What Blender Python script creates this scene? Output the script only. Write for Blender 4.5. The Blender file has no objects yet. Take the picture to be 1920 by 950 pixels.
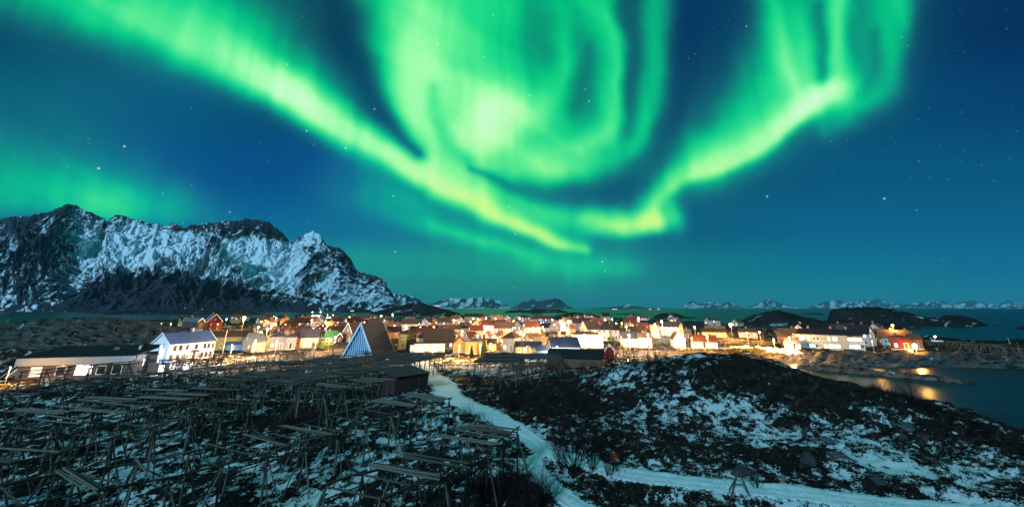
import bpy, bmesh, math, random
import numpy as np
from mathutils import Vector, Matrix, Quaternion
random.seed(7)
SC = bpy.context.scene
COL = SC.collection
R = math.radians

# ------------------------------------------------------------------ camera
CAM_Z = 20.0
FPX, CX, CY, PITCH = 750.0, 960.0, 332.0, math.atan(245/750)
cam_data = bpy.data.cameras.new("camera"); cam = bpy.data.objects.new("camera", cam_data); COL.objects.link(cam)
cam.location = (0, 0, CAM_Z); cam.rotation_euler = (R(90)+PITCH, 0, 0)
cam_data.sensor_width = 36; cam_data.lens = 36*FPX/1920
cam_data.shift_y = -143/1920
cam_data.clip_start = .5; cam_data.clip_end = 120000
SC.camera = cam
SC.view_settings.view_transform = 'Standard'; SC.view_settings.look = 'None'
SC.view_settings.exposure = 0; SC.view_settings.gamma = 1
SC.render.film_transparent = False
cy = SC.cycles
cy.use_denoising = True; cy.max_bounces = 5; cy.diffuse_bounces = 2; cy.glossy_bounces = 3; cy.transmission_bounces = 2
cy.volume_bounces = 0; cy.sample_clamp_indirect = 4; cy.caustics_reflective = False; cy.caustics_refractive = False
cy.use_light_tree = True

# ------------------------------------------------------------------ sky: dim Nishita (moonlit air) + aurora
MOON_EL, MOON_AZ = 22.0, 203.0      # degrees; azimuth clockwise from +Y
# ---- aurora sky in a gnomonic chart of the sky (chart units = 1/750 rad at its pole) ----
def vnoise(x,y,seed=0):
    xi=np.floor(x).astype(np.int64); yi=np.floor(y).astype(np.int64)
    xf=x-xi; yf=y-yi
    u=xf*xf*xf*(xf*(xf*6-15)+10); v=yf*yf*yf*(yf*(yf*6-15)+10)
    def h(a,b):
        n=(a*374761393+b*668265263+seed*974634777)&0xffffffff
        n=((n^(n>>13))*1274126177)&0xffffffff
        n=n^(n>>16)
        return (n&0xffff)/65535.0
    return (h(xi,yi)*(1-u)+h(xi+1,yi)*u)*(1-v)+(h(xi,yi+1)*(1-u)+h(xi+1,yi+1)*u)*v
def fbm(x,y,o=4,seed=0,g=.5,l=2.03):
    s=0;a=1;t=0
    for i in range(o):
        s=s+a*vnoise(x,y,seed+i*17);t+=a;a*=g;x=x*l+3.7;y=y*l+1.3
    return s/t
def s2l(c):
    c=np.asarray(c,float)/255
    return np.where(c<=.04045,c/12.92,((c+.055)/1.055)**2.4)
def spl(pts,n):
    p=np.asarray(pts,float);k=len(p);t=np.linspace(0,k-1,n);i=np.clip(t.astype(int),0,k-2);f=(t-i)[:,None]
    P=lambda j:p[np.clip(j,0,k-1)]
    a,b,c,d=P(i-1),P(i),P(i+1),P(i+2)
    q=.5*((2*b)+(c-a)*f+(2*a-5*b+4*c-d)*f**2+(3*b-3*c+d-a)*f**3)
    return q
def aurora_chart(x,y):
    """x,y arrays in chart units -> linear rgb"""
    sh=x.shape; 
    # base night sky, bilinear control grid of srgb
    gx=np.array([-400,0,300,640,960,1280,1600,1920,2320.]); gy=np.array([-600,-100,50,200,330,430,500,545,580,640.])
    T=[ # rows by gy, cols by gx
     [(0,70,95)]*9,
     [(0,50,90),(0,55,95),(0,60,100),(0,55,90),(0,80,90),(0,50,95),(0,60,100),(0,35,92),(0,32,88)],
     [(0,58,100),(0,60,102),(0,58,104),(0,50,88),(0,80,90),(0,42,96),(0,55,100),(0,35,92),(0,32,90)],
     [(0,80,120),(0,82,122),(0,74,126),(0,60,104),(0,70,92),(0,44,98),(0,64,112),(0,56,112),(0,50,108)],
     [(0,84,126),(0,92,126),(0,70,140),(0,70,142),(0,72,110),(0,62,108),(0,76,124),(0,76,124),(0,70,122)],
     [(0,92,132),(0,92,134),(0,92,148),(0,92,148),(0,96,128),(0,82,126),(0,88,140),(0,86,140),(0,84,138)],
     [(10,110,135),(10,110,138),(10,112,148),(26,126,138),(24,118,122),(6,108,132),(0,102,146),(0,96,148),(0,94,146)],
     [(15,110,130),(15,112,132),(18,116,138),(36,122,126),(26,122,110),(14,116,126),(0,112,140),(0,106,144),(0,104,142)],
     [(20,100,120),(20,100,120),(24,104,122),(36,106,112),(24,104,96),(16,104,112),(4,106,126),(0,104,130),(0,100,128)],
     [(5,40,50)]*9]
    T=s2l(np.array(T,float))*np.array([.5,1.16,.94])
    fx=np.interp(x.ravel(),gx,np.arange(9));fy=np.interp(y.ravel(),gy,np.arange(10))
    ix=np.clip(fx.astype(int),0,7);iy=np.clip(fy.astype(int),0,8);ax=fx-ix;ay=fy-iy
    ax=(ax*ax*(3-2*ax))[:,None];ay=(ay*ay*(3-2*ay))[:,None]
    base=(T[iy,ix]*(1-ax)+T[iy,ix+1]*ax)*(1-ay)+(T[iy+1,ix]*(1-ax)+T[iy+1,ix+1]*ax)*ay
    xr=x.ravel()+ (fbm(x.ravel()/90,y.ravel()/90,3,5)-.5)*26
    yr=y.ravel()+ (fbm(x.ravel()/90,y.ravel()/90,3,9)-.5)*22
    I=np.zeros(len(xr)); 
    # ribbon: pts (x,y,width_below,width_above,intensity); below = right-hand side of travel
    def ribbon(pts,n=90,p=2.0,mode='max'):
        nonlocal I
        q=spl(pts,n); t=np.gradient(q[:,:2],axis=0); t/=np.linalg.norm(t,axis=1)[:,None]+1e-9
        best=np.zeros(len(xr))
        x0,x1=q[:,0].min()-300,q[:,0].max()+300;y0,y1=q[:,1].min()-420,q[:,1].max()+300
        m=(xr>x0)&(xr<x1)&(yr>y0)&(yr<y1); X=xr[m];Y=yr[m]
        n=n*2; q=spl(pts,n); t=np.gradient(q[:,:2],axis=0); t/=np.linalg.norm(t,axis=1)[:,None]+1e-9
        d2=np.full(len(X),1e18); k=np.zeros(len(X),int)
        for j in range(n):
            d=(X-q[j,0])**2+(Y-q[j,1])**2; w=d<d2; d2[w]=d[w];k[w]=j
        dx=X-q[k,0];dy=Y-q[k,1]
        sd=dx*(-t[k,1])+dy*t[k,0]      # + = right of travel in y-down chart
        al=dx*t[k,0]+dy*t[k,1]
        wb=q[k,2];wa=q[k,3]
        w=np.where(sd>0,wb,wa)
        core=np.exp(-(np.abs(sd)/w)**p)*np.exp(-(al/np.maximum(wa*.6,wb))**2)
        v=core*q[k,4]
        best[m]=v
        I=np.where(mode=='add',I+best,I+best*(1-.55*np.clip(I,0,1)))
    def blob(cx,cy,rx,ry,a,ang=0):
        nonlocal I
        c,s=math.cos(math.radians(ang)),math.sin(math.radians(ang))
        dx=xr-cx;dy=yr-cy
        u=(dx*c+dy*s)/rx;v=(-dx*s+dy*c)/ry
        I=I+a*np.exp(-(u*u+v*v))
    # A: long left ribbon; travels left->right, below = right of travel (y-down): sd>0 is below
    ribbon([(-260,-150,90,160,.25),(60,-20,60,150,.34),(250,45,44,120,.38),(380,100,36,84,.56),(480,155,28,58,.80),(560,202,24,52,.94),(650,257,22,42,.84),(750,312,19,32,.80),(850,366,16,27,.80),(930,412,13,22,.80),(1000,445,10,18,.78),(1060,466,8,14,.70),(1108,474,6,11,.42)],140)
    ribbon([(60,-60,90,150,.10),(300,40,80,160,.22),(480,120,60,140,.26),(600,190,50,110,.24),(720,270,44,70,.16),(900,370,30,50,.10)],90)
    blob(545,172,90,36,.28,33); blob(280,30,170,60,.15,24); blob(420,50,120,60,.10,28); blob(640,190,120,40,.09,36); blob(800,320,140,36,.07,33)
    blob(960,425,170,46,.16,24); blob(870,345,120,40,.20,32); blob(1030,410,120,34,.16,16)
    # B: left edge of the swirl; travels downward: right of travel is to the left
    ribbon([(560,-120,60,170,.34),(668,-20,44,150,.42),(712,70,30,130,.52),(742,170,26,100,.58),(788,262,30,60,.52),(860,322,36,44,.46),(950,372,40,44,.40),(1050,405,38,40,.36),(1140,415,36,36,.30)],120)
    blob(900,50,170,160,.34); blob(860,150,110,120,.30); blob(790,120,60,160,.16)
    blob(935,215,105,75,.62); blob(930,205,46,42,.30); blob(900,255,60,40,.20); blob(1020,250,120,45,.26); blob(1040,320,85,30,.40); blob(940,292,95,40,.34,25); blob(1090,120,60,150,.16); blob(1210,120,50,200,.12)
    blob(830,-60,200,120,.20); blob(1010,-20,90,50,.12)
    # strands, travelling downward and curling left
    ribbon([(1120,-140,30,50,.3),(1124,-20,26,48,.38),(1142,70,20,36,.46),(1152,160,16,34,.54),(1144,232,22,30,.58),(1100,270,34,26,.5),(1020,292,40,24,.4)][::-1],80)
    ribbon([(1052,20,20,30,.10),(1062,100,14,30,.26),(1046,165,18,34,.26),(1000,210,30,34,.22)][::-1],60)
    ribbon([(1240,-140,30,30,.3),(1232,-20,28,30,.34),(1232,100,20,32,.36),(1222,190,18,32,.36),(1192,262,20,30,.34),(1132,304,26,26,.26),(1060,326,30,26,.22)][::-1],80)
    # C: right ribbon, travelling left->right, below = right of travel
    ribbon([(1112,408,24,26,.30),(1170,428,20,28,.50),(1222,424,18,36,.56)],50)
    ribbon([(1218,412,20,26,.50),(1228,376,20,34,.58),(1275,340,15,42,.60),(1350,314,13,44,.60),(1420,278,13,38,.66),(1480,232,14,30,.82),(1530,194,18,26,.92),(1562,172,22,22,.76)],90)
    blob(1258,402,20,36,.40,-20); blob(1215,418,46,22,.34); blob(1150,415,50,22,.18); blob(1300,290,90,60,.20,-30); blob(1430,230,120,60,.20,-35); blob(1500,120,80,110,.18); blob(1330,250,70,110,.14,-25); blob(1440,180,70,110,.14); blob(1340,330,80,30,.12,-20)
    ribbon([(1300,330,30,120,.10),(1420,260,30,150,.22),(1540,190,30,170,.26)],50)
    # rays upper right
    ribbon([(1428,-140,26,26,.3),(1444,-20,26,30,.42),(1462,80,24,34,.44),(1486,150,26,34,.40),(1520,190,24,26,.30)][::-1],60)
    ribbon([(1500,-140,26,26,.2),(1496,-20,26,30,.24),(1500,70,22,26,.26),(1504,140,22,22,.18)][::-1],60)
    ribbon([(1570,-140,30,30,.4),(1566,-20,22,30,.50),(1564,60,18,26,.50),(1576,130,18,24,.44),(1592,180,22,24,.30)][::-1],60)
    ribbon([(1700,-140,40,50,.34),(1690,-20,30,60,.36),(1682,70,22,56,.30),(1660,150,26,50,.28),(1610,205,26,46,.26),(1550,245,24,40,.18)][::-1],60)
    blob(1620,20,90,120,.20); blob(1600,190,70,40,.14)
    # D: low glow at left, E: wisps and centre glow
    ribbon([(-200,330,40,90,.26),(0,362,36,80,.27),(130,385,30,70,.28),(200,392,26,60,.32),(320,405,24,60,.20),(420,420,24,50,.06)],60)
    blob(205,385,40,36,.22); blob(190,350,110,70,.12); blob(60,330,160,80,.09); blob(60,250,200,130,.05); blob(200,180,160,120,.03); blob(330,380,60,40,.08)
    ribbon([(640,350,50,60,.10),(740,376,40,44,.16),(830,420,18,26,.10),(920,460,16,22,.10),(1010,495,16,20,.10)],60)
    ribbon([(800,420,10,16,.10),(880,446,8,14,.12),(980,480,10,16,.10),(1100,500,16,20,.12),(1195,505,14,20,.10)],60)
    blob(720,470,230,70,.08); blob(800,425,120,24,.12,20); blob(880,452,110,15,.13,18); blob(770,378,60,18,.10,25); blob(700,340,40,50,.05); blob(900,495,220,40,.10); blob(660,480,120,26,.05); blob(1080,505,130,24,.12); blob(1150,470,60,50,.06); blob(1072,515,10,30,.10); blob(1100,535,12,22,.08); blob(1150,500,40,24,.05); blob(900,520,160,40,.03)
    blob(1165,385,90,80,.04)
    # the arc goes on over the zenith as a soft veil
    I=I+.22*np.exp(-((yr+330)/190)**2)*np.exp(-((xr-900)/1500)**2)
    # dark lanes
    def lane(pts,a,n=60):
        nonlocal I
        q=spl(pts,n);d2=np.full(len(xr),1e18);k=np.zeros(len(xr),int)
        for j in range(n):
            d=(xr-q[j,0])**2+(yr-q[j,1])**2;w=d<d2;d2[w]=d[w];k[w]=j
        I=I*(1-a*np.exp(-d2/q[k,2]**2))
    lane([(600,-60,70),(645,50,72),(680,140,50),(725,225,30),(790,285,16)],.86)
    lane([(804,165,16),(812,210,16),(838,255,16),(880,300,14)],.26,120)
    lane([(880,318,6),(920,336,14),(1000,360,21),(1090,374,24),(1160,366,30),(1210,336,30),(1250,270,34),(1275,180,40),(1295,60,44),(1310,-60,46)],.62,160)
    lane([(1178,-30,18),(1186,20,18),(1188,110,18),(1184,190,17),(1170,245,16)],.34)
    lane([(1100,90,12),(1092,160,16),(1076,210,14)],.30)
    lane([(975,-80,34),(1000,10,28),(1018,70,22),(1026,110,14)],.20)
    lane([(1530,20,12),(1538,90,14),(1545,150,12)],.45)
    lane([(1640,60,12),(1640,130,16),(1615,180,14)],.30)
    lane([(1320,220,30),(1345,150,40),(1370,60,46),(1385,-40,46)],.45)
    lane([(1130,455,16),(1190,452,12),(1240,455,12)],.4)
    # vertical ray texture converging high overhead
    th=np.arctan2(xr-900,yr+2200)
    rt=fbm(th*120,yr/500,3,31)
    al=((xr-500)*.86+(yr-180)*.5); ac=(-(xr-500)*.5+(yr-180)*.86)
    I=I*(1+.22*(fbm(al/260,ac/26,3,61)-.5)*(xr<1150))
    I=np.clip(I*(.86+.28*rt)*.88,0,1.2)
    stops=np.array([0,.06,.14,.25,.38,.52,.68,.82,1.0,1.25])
    cols=s2l(np.array([(0,0,0),(10,56,46),(12,96,72),(6,144,92),(0,190,106),(30,218,122),(92,240,138),(146,254,158),(186,255,180),(210,255,215)],float))
    au=np.stack([np.interp(I,stops,cols[:,c]) for c in range(3)],1)
    k=np.clip(I*1.5,0,1)[:,None]
    yel=np.exp(-((y.ravel()-440)/130)**2)*np.clip(I-.35,0,1)
    out=base*(1-k*np.array([.9,.75,.55]))+au
    out[:,0]+=yel*.13; out[:,2]*=(1-.55*np.clip(yel*1.6,0,1))
    out=out.reshape(sh+(3,))
    w=np.exp(-(np.arange(-5,6)/1.5)**2); w/=w.sum()      # air-glow softness
    for ax in (0,1):
        p=np.pad(out,[(5,5) if a==ax else (0,0) for a in range(3)],mode='edge')
        out=sum(w[i]*np.take(p,np.arange(i,i+out.shape[ax]),axis=ax) for i in range(11))
    return out
def build_world():
    W, H = 4096, 2048
    img = bpy.data.images.new("night_sky", W, H, alpha=False, float_buffer=True)
    img.colorspace_settings.name = 'Non-Color'
    st = 3.0
    gx = np.arange(-900, 2821, st); gy = np.arange(-900, 661, st)
    X, Y = np.meshgrid(gx, gy)
    chart = aurora_chart(X, Y).astype(np.float32)
    zen = s2l(np.array((0, 62, 96), float)); hor = s2l(np.array((0, 92, 118), float)); low = s2l(np.array((2, 16, 20), float))
    buf = np.zeros((H, W, 4), np.float32); buf[..., 3] = 1
    u = (np.arange(W)+.5)/W; az = -(u-.5)*2*np.pi            # direction angle in the X-Y plane
    cp, sp = math.cos(PITCH), math.sin(PITCH)
    rng = np.random.RandomState(4)
    for r0 in range(0, H, 256):
        v = (np.arange(r0, r0+256)+.5)/H; el = (v-.5)*np.pi
        A, E = np.meshgrid(az, el)
        dx = np.cos(E)*np.cos(A); dy = np.cos(E)*np.sin(A); dz = np.sin(E)
        t = np.clip(dz, 0, 1)[..., None]
        amb = hor*(1-t)+zen*t
        # beyond the part of the chart in view the veil goes on softly
        amb = amb+np.array([.004, .05, .035])*np.exp(-((E[..., None]-1.05)/.45)**2)
        out = np.where(dz[..., None] < -.02, low, amb)
        fwd = dy*cp+dz*sp; up = -dy*sp+dz*cp
        ok = fwd > .16
        f = np.where(ok, fwd, 1)
        px = 960+FPX*dx/f; py = CY-FPX*up/f
        gxi = np.clip((px+900)/st, 0, len(gx)-1.001); gyi = np.clip((py+900)/st, 0, len(gy)-1.001)
        i = gxi.astype(int); j = gyi.astype(int); a = (gxi-i)[..., None]; b = (gyi-j)[..., None]
        c = (chart[j, i]*(1-a)+chart[j, i+1]*a)*(1-b)+(chart[j+1, i]*(1-a)+chart[j+1, i+1]*a)*b
        sm = lambda t_: np.clip(t_, 0, 1)**2*(3-2*np.clip(t_, 0, 1))
        w = ok*sm((fwd-.16)/.22)*sm((px+860)/420)*sm((2780-px)/420)*sm((py+880)/520)
        w = w[..., None]
        out = np.where(dz[..., None] < -.02, low, out*(1-w)+c*w)
        buf[r0:r0+256, :, :3] = out
    n = 5200                                                 # stars all over the upper hemisphere
    sa = rng.uniform(-np.pi, np.pi, n); se = np.arcsin(rng.uniform(.03, 1, n)); mag = rng.pareto(1.7, n)
    for a_, e_, m in zip(sa, se, mag):
        x = int((.5-a_/(2*np.pi))*W) % W; y = int((e_/np.pi+.5)*H)
        s = min(.03+.05*m, .9)
        buf[y, x, :3] += np.array([.75, .9, 1.0])*s
        if s > .45:
            for ox, oy in ((1, 0), (-1, 0), (0, 1), (0, -1)):
                buf[min(max(y+oy, 0), H-1), (x+ox) % W, :3] += np.array([.75, .9, 1.0])*s*.35
    img.pixels.foreach_set(buf.ravel()); img.update(); img.pack()
    w = bpy.data.worlds.new("World"); SC.world = w; w.use_nodes = True
    nt = w.node_tree; nt.nodes.clear()
    sky = nt.nodes.new('ShaderNodeTexSky'); sky.sky_type = 'NISHITA'; sky.sun_disc = False
    sky.sun_elevation = R(MOON_EL); sky.sun_rotation = R(MOON_AZ)
    b1 = nt.nodes.new('ShaderNodeBackground'); b1.inputs['Strength'].default_value = .0004
    env = nt.nodes.new('ShaderNodeTexEnvironment'); env.image = img; env.interpolation = 'Linear'
    b2 = nt.nodes.new('ShaderNodeBackground'); b2.inputs['Strength'].default_value = 1.0
    add = nt.nodes.new('ShaderNodeAddShader'); out = nt.nodes.new('ShaderNodeOutputWorld')
    nt.links.new(sky.outputs[0], b1.inputs[0]); nt.links.new(env.outputs[0], b2.inputs[0])
    nt.links.new(b1.outputs[0], add.inputs[0]); nt.links.new(b2.outputs[0], add.inputs[1])
    nt.links.new(add.outputs[0], out.inputs[0])
    w.cycles.sampling_method = 'MANUAL'; w.cycles.sample_map_resolution = 1024
build_world()
sun_l = bpy.data.lights.new("moon", 'SUN'); sun_l.energy = 3.2; sun_l.angle = R(5.0); sun_l.color = (.36, .73, 1.0)
sun_o = bpy.data.objects.new("moon", sun_l); COL.objects.link(sun_o)
_a, _e = R(MOON_AZ), R(MOON_EL)
_d = Vector((math.sin(_a)*math.cos(_e), math.cos(_a)*math.cos(_e), math.sin(_e)))
sun_o.rotation_euler = (-_d).to_track_quat('-Z', 'Y').to_euler()

# ------------------------------------------------------------------ helpers
def tag(o, label=None, cat=None, group=None, kind=None):
    if label: o["label"] = label
    if cat: o["category"] = cat
    if group: o["group"] = group
    if kind: o["kind"] = kind
    return o
def empty(name, loc, rz=0.0):
    o = bpy.data.objects.new(name, None); COL.objects.link(o); o.location = loc; o.rotation_euler = (0, 0, rz)
    o.empty_display_size = .5
    return o
def obj(name, me, parent=None, loc=None, mats=()):
    o = bpy.data.objects.new(name, me); COL.objects.link(o)
    if parent: o.parent = parent
    if loc is not None: o.location = loc
    for m in mats:
        if m.name not in [x.name for x in me.materials if x]: me.materials.append(m)
    return o
def np_mesh(name, verts, faces, mat=None, smooth=False, attrs=None):
    """verts (n,3) float, faces (m,k) int"""
    me = bpy.data.meshes.new(name)
    v = np.ascontiguousarray(verts, np.float32); f = np.ascontiguousarray(faces, np.int32); k = f.shape[1]
    me.vertices.add(len(v)); me.vertices.foreach_set("co", v.ravel())
    me.loops.add(f.size); me.loops.foreach_set("vertex_index", f.ravel())
    me.polygons.add(len(f)); me.polygons.foreach_set("loop_start", np.arange(0, f.size, k, dtype=np.int32))
    me.polygons.foreach_set("use_smooth", np.full(len(f), smooth, bool))
    for n_, a in (attrs or {}).items():
        me.attributes.new(n_, 'FLOAT', 'POINT').data.foreach_set("value", np.ascontiguousarray(a, np.float32).ravel())
    me.update(calc_edges=True)
    if mat: me.materials.append(mat)
    return me
class MB:
    """collects simple solids, builds ONE mesh"""
    def __init__(s): s.v = []; s.f = []; s.mi = []
    def add(s, vs, fs, mi=0):
        o = len(s.v); s.v += [tuple(x) for x in vs]; s.f += [tuple(i+o for i in q) for q in fs]; s.mi += [mi]*len(fs); return s
    def box(s, x0, y0, z0, x1, y1, z1, mi=0):
        return s.add([(x0,y0,z0),(x1,y0,z0),(x1,y1,z0),(x0,y1,z0),(x0,y0,z1),(x1,y0,z1),(x1,y1,z1),(x0,y1,z1)],
                     [(0,3,2,1),(4,5,6,7),(0,1,5,4),(1,2,6,5),(2,3,7,6),(3,0,4,7)], mi)
    def beam(s, a, b, w, h, mi=0):
        a = Vector(a); b = Vector(b); d = (b-a).normalized()
        up = Vector((0,0,1)) if abs(d.z) < .95 else Vector((0,1,0))
        x = d.cross(up).normalized()*w/2; y = x.cross(d).normalized()*h/2
        vs = [a-x-y, a+x-y, a+x+y, a-x+y, b-x-y, b+x-y, b+x+y, b-x+y]
        return s.add(vs, [(0,1,2,3),(7,6,5,4),(0,4,5,1),(1,5,6,2),(2,6,7,3),(3,7,4,0)], mi)
    def tube(s, a, b, r0, r1, n=8, mi=0):
        a = Vector(a); b = Vector(b); d = (b-a).normalized()
        up = Vector((0,0,1)) if abs(d.z) < .95 else Vector((0,1,0))
        x = d.cross(up).normalized(); y = x.cross(d)
        vs = []
        for c, r in ((a, r0), (b, r1)):
            for i in range(n):
                t = 2*math.pi*i/n; vs.append(c+x*(r*math.cos(t))+y*(r*math.sin(t)))
        fs = [(i, (i+1) % n, n+(i+1) % n, n+i) for i in range(n)]+[tuple(range(n-1,-1,-1)), tuple(range(n, 2*n))]
        return s.add(vs, fs, mi)
    def mesh(s, name, *mats, smooth=False):
        me = bpy.data.meshes.new(name); me.from_pydata(s.v, [], s.f)
        for m in mats: me.materials.append(m)
        if len(mats) > 1: me.polygons.foreach_set("material_index", s.mi)
        if smooth: me.polygons.foreach_set("use_smooth", [True]*len(me.polygons))
        me.update(); return me
    def build(s, name, parent, *mats, smooth=False):
        o = bpy.data.objects.new(name, s.mesh(name, *mats, smooth=smooth)); COL.objects.link(o)
        if parent: o.parent = parent
        return o
UNIT = {}
def unit_pole(mat):
    if mat.name not in UNIT:
        b = MB(); n = 6; k = 4
        vs = []; rr = random.Random(3)
        for j in range(k):
            z = j/(k-1); ox, oy = (rr.uniform(-.3,.3), rr.uniform(-.3,.3)) if 0 < j < k-1 else (0, 0)
            for i in range(n):
                t = 2*math.pi*i/n; r = (1-.28*z)*rr.uniform(.9, 1.1); vs.append((r*math.cos(t)+ox, r*math.sin(t)+oy, z))
        fs = [(j*n+i, j*n+(i+1) % n, (j+1)*n+(i+1) % n, (j+1)*n+i) for j in range(k-1) for i in range(n)]
        fs += [tuple(range(n-1,-1,-1)), tuple(range((k-1)*n, k*n))]
        b.add(vs, fs); UNIT[mat.name] = b.mesh("round_pole", mat)
    return UNIT[mat.name]
def pole(name, a, b, r, mat, parent):
    a = Vector(a); b = Vector(b); d = b-a
    o = bpy.data.objects.new(name, unit_pole(mat)); COL.objects.link(o); o.parent = parent
    o.rotation_mode = 'QUATERNION'; o.rotation_quaternion = d.to_track_quat('Z', 'Y'); o.location = a; o.scale = (r, r, d.length)
    return o

# ------------------------------------------------------------------ materials
MATS = {}
def nodes(name):
    m = bpy.data.materials.new(name); m.use_nodes = True; nt = m.node_tree
    return m, nt, nt.nodes['Principled BSDF']
def lk(nt, a, b): nt.links.new(a, b)
def noise(nt, vec, scale, detail=4, rough=.55, dist=0.0):
    n = nt.nodes.new('ShaderNodeTexNoise'); n.inputs['Scale'].default_value = scale; n.inputs['Detail'].default_value = detail
    n.inputs['Roughness'].default_value = rough; n.inputs['Distortion'].default_value = dist
    if vec: lk(nt, vec, n.inputs['Vector'])
    return n.outputs['Fac']
def ramp(nt, fac, stops):
    r = nt.nodes.new('ShaderNodeValToRGB'); e = r.color_ramp.elements
    while len(e) < len(stops): e.new(.5)
    for q, (p, c) in zip(e, stops): q.position = p; q.color = (*c, 1) if len(c) == 3 else c
    lk(nt, fac, r.inputs[0]); return r.outputs[0]
def mixc(nt, fac, a, b):
    m = nt.nodes.new('ShaderNodeMix'); m.data_type = 'RGBA'
    for s_, v in ((m.inputs['Factor'], fac), (m.inputs['A'], a), (m.inputs['B'], b)):
        if isinstance(v, (int, float)): s_.default_value = v
        elif isinstance(v, tuple): s_.default_value = (*v, 1)
        else: lk(nt, v, s_)
    return m.outputs['Result']
def math_(nt, op, a, b=None, c=None):
    m = nt.nodes.new('ShaderNodeMath'); m.operation = op
    for i, v in enumerate((a, b, c)):
        if v is None: continue
        if isinstance(v, (int, float)): m.inputs[i].default_value = v
        else: lk(nt, v, m.inputs[i])
    return m.outputs[0]
def mapr(nt, v, a, b, c=0, d=1):
    m = nt.nodes.new('ShaderNodeMapRange'); m.interpolation_type = 'SMOOTHSTEP'
    lk(nt, v, m.inputs[0])
    for i, x in enumerate((a, b, c, d)): m.inputs[i+1].default_value = x
    return m.outputs[0]
def attr(nt, n):
    a = nt.nodes.new('ShaderNodeAttribute'); a.attribute_name = n; return a.outputs['Fac']
def coord(nt, which='Object', scale=None):
    t = nt.nodes.new('ShaderNodeTexCoord')
    if which == 'Position':
        g = nt.nodes.new('ShaderNodeNewGeometry'); o = g.outputs['Position']
    else: o = t.outputs[which]
    if scale:
        mp = nt.nodes.new('ShaderNodeMapping'); mp.inputs['Scale'].default_value = scale; lk(nt, o, mp.inputs[0]); o = mp.outputs[0]
    return o
def bump(nt, bs, h, strength=.5, dist=.1):
    b = nt.nodes.new('ShaderNodeBump'); b.inputs['Strength'].default_value = strength; b.inputs['Distance'].default_value = dist
    lk(nt, h, b.inputs['Height']); lk(nt, b.outputs[0], bs.inputs['Normal'])
def surf(name, c, var=.35, scale=2.0, rough=.8, stretch=(1,1,1), bumps=.3, boards=None, which='Object', metal=0):
    """painted or weathered surface: colour varied by stretched grain, optional board joints as fine relief"""
    if name in MATS: return MATS[name]
    m, nt, bs = nodes(name); co = coord(nt, which, stretch)
    n = noise(nt, co, scale, 5, .6)
    lo = tuple(x*(1-var) for x in c); hi = tuple(min(1, x*(1+var*.6)) for x in c)
    lk(nt, ramp(nt, n, [(.3, lo), (.7, hi)]), bs.inputs['Base Color'])
    bs.inputs['Roughness'].default_value = rough; bs.inputs['Metallic'].default_value = metal; bs.inputs['Specular IOR Level'].default_value = .08 if rough > .55 else .5
    h = n
    if boards:
        w = nt.nodes.new('ShaderNodeTexWave'); w.bands_direction = boards[0]; w.wave_profile = 'SAW'
        w.inputs['Scale'].default_value = boards[1]; w.inputs['Distortion'].default_value = .15
        lk(nt, coord(nt, which), w.inputs[0]); h = math_(nt, 'ADD', math_(nt, 'MULTIPLY', n, .3), w.outputs['Fac'])
    if bumps: bump(nt, bs, h, bumps, .05)
    MATS[name] = m; return m
def glow(name, c, s):
    if name in MATS: return MATS[name]
    m, nt, bs = nodes(name); bs.inputs['Base Color'].default_value = (.8, .8, .8, 1)
    n = noise(nt, coord(nt, 'Object'), .9, 2)
    lk(nt, ramp(nt, n, [(.35, tuple(x*.45 for x in c)), (.6, c)]), bs.inputs['Emission Color']); bs.inputs['Emission Strength'].default_value = s
    m.cycles.emission_sampling = 'NONE' if s < 20 else 'AUTO'
    MATS[name] = m; return m
WALLS = dict(w=(.50,.48,.45), c=(.40,.33,.22), t=(.28,.21,.135), g=(.19,.19,.225), r=(.15,.026,.022), y=(.36,.235,.075), o=(.42,.16,.05),
             v=(.27,.25,.10), b=(.10,.22,.46), n=(.13,.08,.055), p=(.33,.31,.28))
WNAME = dict(w='white', c='cream', t='tan', g='grey', r='red', y='yellow', o='orange', v='olive', b='blue', n='brown', p='pale grey')
ROOFS = dict(d=(.055,.055,.07), b=(.12,.065,.045), R=(.115,.036,.028), s=(.045,.085,.22), G=(.05,.13,.04), k=(.025,.022,.028), o=(.30,.20,.08), g=(.16,.17,.19))
RNAME = dict(d='dark slate', b='brown', R='dark red', s='blue', G='green', k='black', o='ochre', g='grey')
def wallmat(k): return surf('painted_boards_'+WNAME[k].replace(' ','_'), WALLS[k], .22, 1.3, .75, (1,1,.35), .35, ('Z', 1.6))
def roofmat(k): return surf('roofing_'+RNAME[k].replace(' ','_'), ROOFS[k], .4, 1.6, .88, (1,1,1), .4, ('Z', 1.8))
M_TRIM = surf('white_trim_paint', (.76,.75,.72), .15, 3, .6)
M_WOOD = surf('weathered_grey_timber', (.080,.066,.054), .5, 3.0, .85, (9,9,.5), .4)
M_WOODL = surf('pale_split_timber', (.155,.138,.112), .45, 3.0, .85, (9,9,.5), .4)
M_DWOOD = surf('dark_tarred_timber', (.05,.034,.028), .5, 2.5, .8, (1,1,.3), .5, ('X', 1.1))
M_BRICK = surf('chimney_brick', (.20,.12,.09), .4, 6, .85)
M_METAL = surf('galvanised_metal', (.35,.36,.37), .25, 4, .45, metal=.7)
M_DARK = surf('black_metal', (.02,.02,.022), .3, 5, .5)
M_CONC = surf('concrete', (.30,.29,.27), .35, 1.2, .85)
def glass_mat():
    m, nt, bs = nodes('dark_window_glass'); n = noise(nt, coord(nt), 1.5, 2)
    lk(nt, ramp(nt, n, [(.3, (.010,.012,.016)), (.7, (.03,.033,.04))]), bs.inputs['Base Color']); bs.inputs['Roughness'].default_value = .12
    return m
M_GLASS = glass_mat()
M_LIT = glow('lit_window_warm', (1.0,.62,.26), 3.2)
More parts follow.
